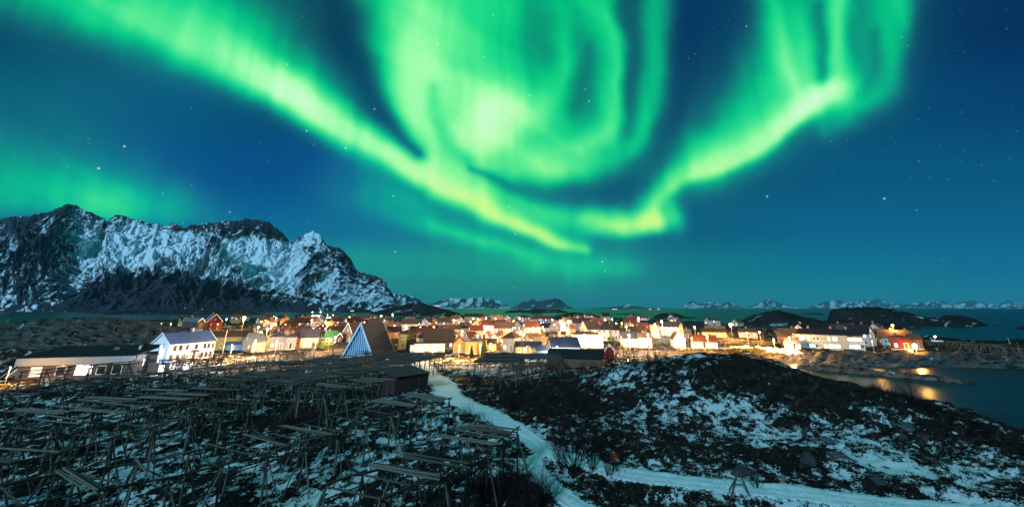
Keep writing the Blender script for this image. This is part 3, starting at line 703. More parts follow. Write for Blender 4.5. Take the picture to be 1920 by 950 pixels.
# ------------------------------------------------------------------ builders for the town
def face_cam(X, Y): return -math.atan2(X, Y)
WIN = {}
def window_mesh(w, h, lit, trim):
    key = (round(w, 1), round(h, 1), lit, trim)
    if key not in WIN:
        b = MB(); t = .09; d = .05
        for x0, z0, x1, z1 in ((-w/2, -h/2, w/2, -h/2+t), (-w/2, h/2-t, w/2, h/2), (-w/2, -h/2+t, -w/2+t, h/2-t), (w/2-t, -h/2+t, w/2, h/2-t), (-.03, -h/2+t, .03, h/2-t)):
            b.box(x0, -d, z0, x1, .03, z1, 0)
        b.add([(-w/2+t, -.012, -h/2+t), (w/2-t, -.012, -h/2+t), (w/2-t, -.012, h/2-t), (-w/2+t, -.012, h/2-t)], [(0,1,2,3)], 1)
        b.box(-w/2-.08, -.10, -h/2-.07, w/2+.08, .02, -h/2-.003, 0)
        WIN[key] = b.mesh('window', M_TRIM if trim else M_DWOOD, {0: M_GLASS, 1: M_LIT, 2: M_LITW, 3: M_LITO}[lit])
    return WIN[key]
def put_window(parent, x, y, z, rz, w, h, lit, trim=True):
    o = bpy.data.objects.new('window', window_mesh(w, h, lit, trim)); COL.objects.link(o); o.parent = parent
    o.location = (x, y, z); o.rotation_euler = (0, 0, rz); return o
def gable_roof(L, Wd, h, rh, over=.35, th=.22, mats=None, parent=None):
    b = MB(); a = L/2+over
    sl = math.hypot(Wd/2, rh); ex = over*Wd/2/sl; ez = over*rh/sl
    for s in (-1, 1):
        e = (s*(Wd/2+ex), h-ez); r = (0, h+rh)
        n = Vector((rh*s, Wd/2)).normalized()*th
        p = [(e[0], e[1]), (r[0], r[1]), (r[0], r[1]+n.y*1.12), (e[0]+n.x, e[1]+n.y)]
        vs = [(-a, y, z) for y, z in p]+[(a, y, z) for y, z in p]
        fs = [(0,1,2,3), (7,6,5,4), (0,4,5,1), (1,5,6,2), (2,6,7,3), (3,7,4,0)]
        if s > 0: fs = [tuple(reversed(q)) for q in fs]
        b.add(vs, fs)
    return b.build('roof', parent, mats)
def barge(L, Wd, h, rh, parent, over=.35):
    """white boards along the gable edges"""
    a = L/2+over+.02; sl = math.hypot(Wd/2, rh); ex = over*Wd/2/sl; ez = over*rh/sl
    for x in (-a, a):
        for s in (-1, 1): b = MB(); b.beam((x+.004*s, s*(Wd/2+ex+.04), h-ez+.1), (x+.004*s, 0, h+rh+.13), .09, .30); b.build('barge_board', parent, M_TRIM)
def hip_roof(L, Wd, h, rh, parent, m, over=.4, run=None):
    a, c = L/2+over, Wd/2+over; run = min(a*.98, c) if run is None else run; r = max(a-run, .05); b = MB()
    vs = [(-a,-c,h),(a,-c,h),(a,c,h),(-a,c,h),(-a,-c,h+.18),(a,-c,h+.18),(a,c,h+.18),(-a,c,h+.18),(-r,0,h+rh),(r,0,h+rh)]
    b.add(vs, [(3,2,1,0),(0,1,5,4),(1,2,6,5),(2,3,7,6),(3,0,4,7),(4,5,9,8),(6,7,8,9),(5,6,9),(7,4,8)])
    return b.build('roof', parent, m)
def house_body(L, Wd, h, rh, m, parent, gable=True):
    b = MB(); x, y = L/2, Wd/2; lo = -1.2
    if gable:
        vs = [(-x,-y,lo),(x,-y,lo),(x,y,lo),(-x,y,lo),(-x,-y,h),(x,-y,h),(x,y,h),(-x,y,h),(-x,0,h+rh-.02),(x,0,h+rh-.02)]
        b.add(vs, [(0,1,5,4),(2,3,7,6),(1,2,6,9,5),(3,0,4,8,7),(3,2,1,0),(4,5,9,8),(6,7,8,9)])
    else: b.box(-x,-y,lo,x,y,h)
    return b.build('wall', parent, m)
def plinth(L, Wd, parent, h=.45):
    b = MB(); x, y = L/2+.03, Wd/2+.03
    b.box(-x, -y, -1.3, x, y, h); return b.build('foundation', parent, M_CONC)
def chimney(parent, x, y, z0, z1, m=None):
    b = MB(); b.box(x-.32, y-.32, z0, x+.32, y+.32, z1); b.box(x-.40, y-.40, z1+.002, x+.40, y+.40, z1+.16)
    return b.build('chimney', parent, m or M_BRICK)
def door(parent, x, y, rz, mat, w=1.0, h=2.1):
    b = MB(); b.box(-w/2, -.05, .42, w/2, .02, .42+h, 0); b.box(-w/2-.1, -.075, .40, -w/2, .02, .5+h, 1); b.box(w/2, -.075, .40, w/2+.1, .02, .5+h, 1); b.box(-w/2, -.075, .422+h, w/2, .02, .5+h, 1)
    b.box(-.8, -1.1, 0, .8, -.03, .38, 2)
    o = b.build('door', parent, mat, M_TRIM, M_CONC); o.location = (x, y, 0); o.rotation_euler = (0, 0, rz); return o
FOOT = []     # footprints already built: x, y, radius
def house(name, label, cat, X, Y, Z, rz, L, Wd, h, rh, wc, rc, lit=.2, roof='gable', trim=False, group=None, dense=1.0, chim=True, rng=None, small=False, litmat=1, windows=True):
    rng = rng or random.Random(int(X*31+Y*17))
    e = empty(name, (X, Y, Z), rz); tag(e, label, cat, group)
    wm, rm = wallmat(wc), roofmat(rc)
    house_body(L, Wd, h, rh, wm, e, roof == 'gable')
    if roof == 'gable':
        gable_roof(L, Wd, h, rh, .35, .2, rm, e)
        if trim: barge(L, Wd, h, rh, e)
    else: hip_roof(L, Wd, h, rh, e, rm)
    if not small: plinth(L, Wd, e)
    if chim: chimney(e, rng.uniform(-.25, .25)*L, .12*Wd, h+rh*.55, h+rh+.9)
    ns = max(1, int(h/2.6)); ww = 1.0 if L < 30 else 1.2
    for f in range(ns if windows else 0):
        z = 1.75+f*2.65 if h > 3 else h*.55
        if z+.7 > h: z = h-.85
        n = max(1, int(L/(2.6/dense)))
        for i in range(n):
            x = -L/2+(i+.5)*L/n
            if f == 0 and i == n//2 and not small: door(e, x, -Wd/2, 0, rng.choice((M_DWOOD, M_DWOOD, wallmat('g'), wallmat('n'), M_TRIM))); continue
            put_window(e, x, -Wd/2, z, 0, ww, 1.25, litmat if rng.random() < lit else 0)
        for sx, r_ in ((1, R(90)), (-1, R(-90))):
            for y in ((-Wd*.22, Wd*.22) if Wd > 5 else (0,)):
                put_window(e, sx*L/2, y, z, r_, ww, 1.25, litmat if rng.random() < lit else 0)
    if roof == 'gable' and rh > 2.2:
        for sx, r_ in ((1, R(90)), (-1, R(-90))): put_window(e, sx*L/2, 0, h+rh*.32, r_, .9, 1.0, litmat if rng.random() < lit else 0)
    FOOT.append((X, Y, max(L, Wd)*.6)); return e
def px_house(label, pl, pr, base, eave, ridge, kind='e', dyaw=0, wc='w', rc='d', lit=.2, cat='house', name='house', depth=None, **kw):
    """a house whose left edge, right edge, foot, eaves and ridge were measured in the photograph"""
    pc = (pl+pr)/2; dy, s = ray_s(base)
    if depth is None:
        X, Y, Z = hit(pc, base)
    else:
        Y = depth; X = Y*(pc-CX)/dy; Z = CAM_Z-s*Y
    cosf = Y/math.hypot(X, Y)
    w = (pr-pl)*Y/dy*cosf
    h = max(2.3, Y*(ray_s(base)[1]-ray_s(eave)[1])); rr = max(.8, Y*(ray_s(eave)[1]-ray_s(ridge)[1]))
    a = face_cam(X, Y)+R(dyaw); c, sn_ = abs(math.cos(R(dyaw))), abs(math.sin(R(dyaw)))
    rz = a
    if kind == 'e':
        Wd = kw.pop('Wd', None) or min(9.0, max(5.0, w*.7)); L = max(3.5, (w-Wd*sn_)/max(c, .4)); 
    else:
        Ls = kw.pop('L', None) or 10.0; Wd = max(2.3, (w-Ls*sn_)/max(c, .4)); L = Ls; rz = a+R(90)
    dep = Wd if kind == 'e' else L
    th = math.atan2(X, Y)
    minh = kw.pop('minh', None)
    X += math.sin(th)*dep*.42; Y += math.cos(th)*dep*.42
    rr = min(rr, Wd*.62)
    return house(name, label, cat, X, Y, Z, rz, L, Wd, h, rr, wc, rc, lit, **kw)

# ------------------------------------------------------------------ landmarks in the town
def at_corner(px, py, z=None):
    x, y, g = hit(px, py); return Vector((x, y, g))
# long low building at the lower left: pale fascia under a black roof
def long_building():
    dy, s = ray_s(716); Y0 = 101.0; A = Vector((Y0*(24-CX)/dy, Y0)); dy2, s2 = ray_s(707); Y1 = 107.0; B = Vector((Y1*(244-CX)/dy2, Y1))
    d = (B-A); L = d.length; ang = math.atan2(d.y, d.x); mid = (A+B)/2; n = Vector((-d.y, d.x)).normalized(); Wd = 12.0
    c = mid+n*Wd/2; z0 = CAM_Z-s*Y0+.2
    e = empty('workshop', (c.x, c.y, z0), ang); tag(e, 'long low workshop with pale fascia, black roof and one huge glowing window', 'workshop')
    b = MB(); b.box(-L/2, -Wd/2, -2.5, L/2, Wd/2, 3.35); b.build('wall', e, surf('mauve_render', (.10,.082,.085), .2, 1.0, .85))
    b = MB(); b.box(-L/2-.3, -Wd/2-.75, 3.15, L/2+.3, -Wd/2-.55, 4.75); b.box(-L/2-.3, -Wd/2-.548, 3.15, L/2+.3, -Wd/2+.6, 3.34); b.build('fascia', e, surf('pale_fascia_boards', (.27,.29,.31), .12, 1.2, .7, bumps=.3, boards=('Z', .9)))
    b = MB(); x = L/2+.3; y0 = -Wd/2-.6; y1 = Wd/2+.5; 
    b.add([(-x,y0,4.68),(x,y0,4.68),(x,y1,6.1),(-x,y1,6.1),(-x,y0,4.9),(x,y0,4.9),(x,y1,6.4),(-x,y1,6.4)], [(0,3,2,1),(4,5,6,7),(0,1,5,4),(1,2,6,5),(2,3,7,6),(3,0,4,7)]); b.build('roof', e, roofmat('k'))
    b = MB(); b.box(-L/2,-Wd/2+.6,3.352,L/2,Wd/2,4.7); b.build('attic_wall', e, wallmat('g'))
    b = MB(); b.box(3.4, -.5, 5.6, 4.6, .6, 6.35); b.build('roof_hatch', e, M_DARK)
    def big(u, w, h, mat, frame=M_TRIM):
        f = MB(); x = -L/2+u*L; t = .12
        for q in ((-w/2,0,w/2,t),(-w/2,h-t,w/2,h),(-w/2,t,-w/2+t,h-t),(w/2-t,t,w/2,h-t)): f.box(q[0], -.09, q[1], q[2], .02, q[3])
        o = f.build('window', e, frame); o.location = (x, -Wd/2, .75)
        p = MB(); p.box(-w/2+t, -.03, t, w/2-t, .015, h-t); p.build('pane', o, mat)
        return o
    warm = glow('lit_room_dim_amber', (.50,.30,.10), .55)
    big(.16, 2.1, 2.1, warm); big(.37, 1.9, 2.1, M_GLASS); big(.565, 3.3, 2.3, glow('lit_showroom_window', (1.0,.90,.72), 9.0)); big(.72, 1.8, 2.0, M_GLASS); big(.86, 2.0, 2.0, M_GLASS)
    rl = MB(); rl.box(-.25, -.12, 0, .25, .0, .14); o = rl.build('sign_lamp', e, glow('small_red_lamp', (1.0,.12,.03), 3.0)); o.location = (-L/2+.38*L, -Wd/2-.1, 2.9)
    st = MB()   # lit outside stair at the left end
    for k in range(9): st.box(-L/2-3.2+k*.32, -Wd/2+.4, -.8+k*.36, -L/2-2.8+k*.32, -Wd/2+2.2, -.72+k*.36)
    st.beam((-L/2-3.1,-Wd/2+.4,-.8),(-L/2-.3,-Wd/2+.4,2.5),.1,.2); st.beam((-L/2-3.1,-Wd/2+.35,.3),(-L/2-.3,-Wd/2+.35,3.5),.07,.07); st.beam((-L/2-3.1,-Wd/2+.35,-.8),(-L/2-3.1,-Wd/2+.35,.3),.07,.07)
    st.build('stair', e, M_TRIM)
    FOOT.append((c.x, c.y, 12)); return e, A, B, n
LB = long_building()
# small white annexe right of it
def annexe():
    x, y, z = world(258, 700, 113)
    a = face_cam(x, y)-R(6); e = empty('annexe', (x, y+2, z), a); tag(e, 'small white annexe with stepped roof between long workshop and white house', 'annexe')
    b = MB(); b.box(-2.1,-2,-1.5,2.1,2,4.2); b.build('wall', e, wallmat('w'))
    b = MB(); b.box(-2.25,-2.2,4.202,2.25,2.2,4.5); b.build('roof', e, roofmat('g'))
    for s in (-1, 1):
        b = MB(); b.box(s*2.0-.15,-2.2,4.502,s*2.0+.15,2.2,6.6); b.build('gable_fin', e, M_TRIM)
    b = MB(); b.box(2.12,-1.6,-1.5,5.0,1.4,2.1); b.build('porch', e, wallmat('w')); b = MB(); b.box(2.12,-1.8,2.102,5.2,1.6,2.3); b.build('porch_roof', e, roofmat('s'))
    put_window(e, 3.4, -1.6, .9, 0, 1.2, 1.8, 2); put_window(e, 0, -2, 2.4, 0, 1.2, 1.2, 0)
    FOOT.append((x, y+2, 5))
annexe()
# big white house with the blue roof, its gable to the left
def white_house():
    C = Vector(world(310, 681, 133.)); Rr = Vector(world(397, 671.5, 146.)); d = (Rr-C).xy; L = d.length; ang = math.atan2(d.y, d.x); n = Vector((-d.y, d.x)).normalized(); Wd = 8.2
    c = (C.xy+Rr.xy)/2+n*Wd/2; z0 = C.z; h = 5.5
    e = empty('house', (c.x, c.y, z0), ang); tag(e, 'big white two storey house with blue roof and long row of windows', 'house')
    house_body(L, Wd, h, 2.9, surf('white_weatherboards', (.72,.73,.74), .10, 1.3, .7, (1,1,.35), .3, ('Z', 1.9)), e); plinth(L, Wd, e, .2)
    gable_roof(L, Wd, h, 2.9, .4, .2, roofmat('s'), e); barge(L, Wd, h, 2.9, e, .4)
    chimney(e, L*.12, .3, h+1.8, h+4.0, M_CONC)
    for zz, xs in ((4.15, (-.38,-.26,-.13,.08,.27,.36,.46)), (1.55, (-.42,-.28,-.16,.24,.34,.44))):
        for u in xs:
            o = put_window(e, u*L, -Wd/2, zz, 0, .95, 1.5, 0, False)
    aw = MB(); aw.add([(-1.0,-.05,.5),(1.0,-.05,.5),(1.0,-1.3,0),(-1.0,-1.3,0),(-1.0,-.05,.62),(1.0,-.05,.62),(1.0,-1.3,.12),(-1.0,-1.3,.12)], [(0,3,2,1),(4,5,6,7),(0,1,5,4),(1,2,6,5),(2,3,7,6),(3,0,4,7)])
    o = aw.build('door_canopy', e, roofmat('s')); o.location = (.06*L, -Wd/2, 2.6); door(e, .06*L, -Wd/2, 0, M_DWOOD)
    put_window(e, -L/2, -1.8, .9, R(-90), .7, .6, 0); put_window(e, -L/2, .9, .9, R(-90), .5, .5, 0)
    x = L/2+.07
    for sx in (-x, x):
        for sy in (-Wd/2-.07, Wd/2+.07): b = MB(); b.tube((sx, sy, .1), (sx, sy, h-.1), .06, .06, 6); b.build('downpipe', e, M_TRIM)
    FOOT.append((c.x, c.y, 10))
white_house()
# A-frame hall with vertical battens in its gable
def a_frame():
    zb = 4.3; Y0 = 144.0; dy, s = ray_s(670); xl = Y0*(641-CX)/dy; xr = Y0*(700-CX)/dy; hw = (xr-xl)/2; xm = (xl+xr)/2; hh = 10.3; L = 20.0
    e = empty('a_frame_hall', (xm, Y0, zb), R(-3)); tag(e, 'tall steep triangular hall with pale blue battened gable and grey roof', 'hall')
    blue = surf('pale_blue_boards', (.42,.62,.82), .10, 1.5, .7, (1,1,.3), .2); grey = surf('grey_sheet_roofing', (.028,.034,.058), .18, .5, .65, (1,1,1), .2, ('Y', .35))
    b = MB(); w = hw-.25; b.add([(-w,.2,-1),(w,.2,-1),(0,.2,hh-.5),(-w,L,-1),(w,L,-1),(0,L,hh-.5)], [(0,1,2),(5,4,3),(0,3,4,1)]); b.build('gable_wall', e, surf('deep_blue_boards', (.09,.16,.27), .12, 1.5, .75))
    for sgn in (-1, 1):
        b = MB(); t = .35; nx = hh/math.hypot(hh, hw)*t*sgn; nz = hw/math.hypot(hh, hw)*t; k = 1+1.0/hh
        p = [(sgn*hw*k, -1.0), (0, hh), (0, hh+nz*1.6), (sgn*hw*k+nx, -1.0+nz)]
        vs = [(x, -.5, z) for x, z in p]+[(x, L+.4, z) for x, z in p]
        fs = [(0,1,2,3),(7,6,5,4),(0,4,5,1),(1,5,6,2),(2,6,7,3),(3,7,4,0)]
        if sgn < 0: fs = [tuple(reversed(f)) for f in fs]
        b.add(vs, fs); b.build('roof_slope', e, grey)
        b = MB(); b.beam((sgn*(hw*k+.12), -.58, -1.0), (0, -.58, hh+.32), .14, .55); b.build('barge_board', e, blue)
        b = MB(); b.beam((sgn*(hw*k+.12), L+.48, -1.0), (0, L+.48, hh+.32), .14, .55); b.build('barge_board', e, blue)
    n = 15
    for i in range(n):
        x = -hw+(i+.5)*2*hw/n; top = hh*(1-abs(x)/hw)-.55
        if top < .3: continue
        b = MB(); b.box(x-.15, -.06, -1, x+.15, .19, top); b.build('batten', e, blue)
    b = MB(); b.box(-hw*.96, -.1, .1, hw*.96, .185, .45); b.build('sill_beam', e, blue)
    FOOT.append((xm, Y0+L/2, 12))
a_frame()
# brown shed beside the path
def shed():
    x, y, z = world(748, 742, 79.5); x += -.6; y += 4.6; z = gz(x, y)-.1; e = empty('shed', (x, y, z), R(47)); tag(e, 'low brown plank shed with shallow roof beside the drying racks', 'shed')
    a, c, h = 3.5, 3.0, 2.9
    pl = [surf('brown_shed_planks', (.055,.028,.026), .45, 2.4, .85, (1,1,.3), .4), surf('dull_red_shed_planks', (.075,.034,.032), .45, 2.4, .85, (1,1,.3), .4)]
    b = MB(); b.box(-a+.06,-c+.06,-1,a-.06,c-.06,h); b.build('frame', e, M_DWOOD)
    rr = random.Random(5)
    def planks(p0, p1, nrm, skip=()):
        n = int((Vector(p1)-Vector(p0)).length/.42)
        for i in range(n):
            if i in skip: continue
            u = (i+.5)/n; q = Vector(p0).lerp(Vector(p1), u); d = (Vector(p1)-Vector(p0)).normalized()*.20
            o = Vector(nrm)*rr.uniform(.05, .085); b = MB(); q0 = q-d; q1 = q+d
            b.beam((q.x+o.x, q.y+o.y, -.9), (q.x+o.x, q.y+o.y, h-rr.uniform(0,.08)), .40, .05) if abs(nrm[1]) > .5 else b.beam((q.x+o.x, q.y+o.y, -.9), (q.x+o.x, q.y+o.y, h-rr.uniform(0,.08)), .05, .40)
            b.build('plank', e, pl[i % 2])
    planks((-a,-c,0),(a,-c,0),(0,-1,0)); planks((-a,c,0),(-a,-c,0),(-1,0,0)); planks((a,-c,0),(a,c,0),(1,0,0))
    for i in range(9):
        x0 = -a-.4+i*(2*a+.8)/9; x1 = x0+(2*a+.8)/9-.03; b = MB(); dz = rr.uniform(-.02,.03)
        vs = [(x0,-c-.5,h+.05+dz),(x1,-c-.5,h+.05+dz),(x1,c+.5,h+.8+dz),(x0,c+.5,h+.8+dz)]; vs += [(p[0],p[1],p[2]+.07) for p in vs]
        b.add(vs, [(0,3,2,1),(4,5,6,7),(0,1,5,4),(1,2,6,5),(2,3,7,6),(3,0,4,7)]); b.build('roof_board', e, surf('mossy_roof_boards', (.085,.062,.058), .45, 1.5, .9))
    b = MB(); b.box(-1.2,-c-.14,-.9,.0,-c-.075,2.0); b.build('door', e, M_DWOOD)
    FOOT.append((x, y, 5))
shed()
# flag pole
def flagpole(px, base, top, label, mat=M_TRIM, r=.09):
    x, y, z = hit(px, base); H = y*(ray_s(base)[1]-ray_s(top)[1]); e = empty('flagpole', (x, y, z)); tag(e, label, 'flagpole')
    b = MB(); b.tube((0,0,-.3),(0,0,H),r,r*.55,8); b.build('mast', e, mat); b = MB(); b.tube((0,0,H),(0,0,H+.18),.13,.03,8); b.build('finial', e, M_METAL); b = MB(); b.box(-.3,-.3,-.4,.3,.3,.12); b.build('base', e, M_CONC)
flagpole(416, 668, 619, 'tall white flagpole beside big white house with blue roof')
flagpole(907, 652, 619, 'slim pale flagpole standing before cream house with red roof', M_METAL, .05)
flagpole(1284, 654, 608, 'pale wooden mast beside dark gabled house with lit windows', surf('pale_pine', (.5,.38,.22), .2, 2), .16)
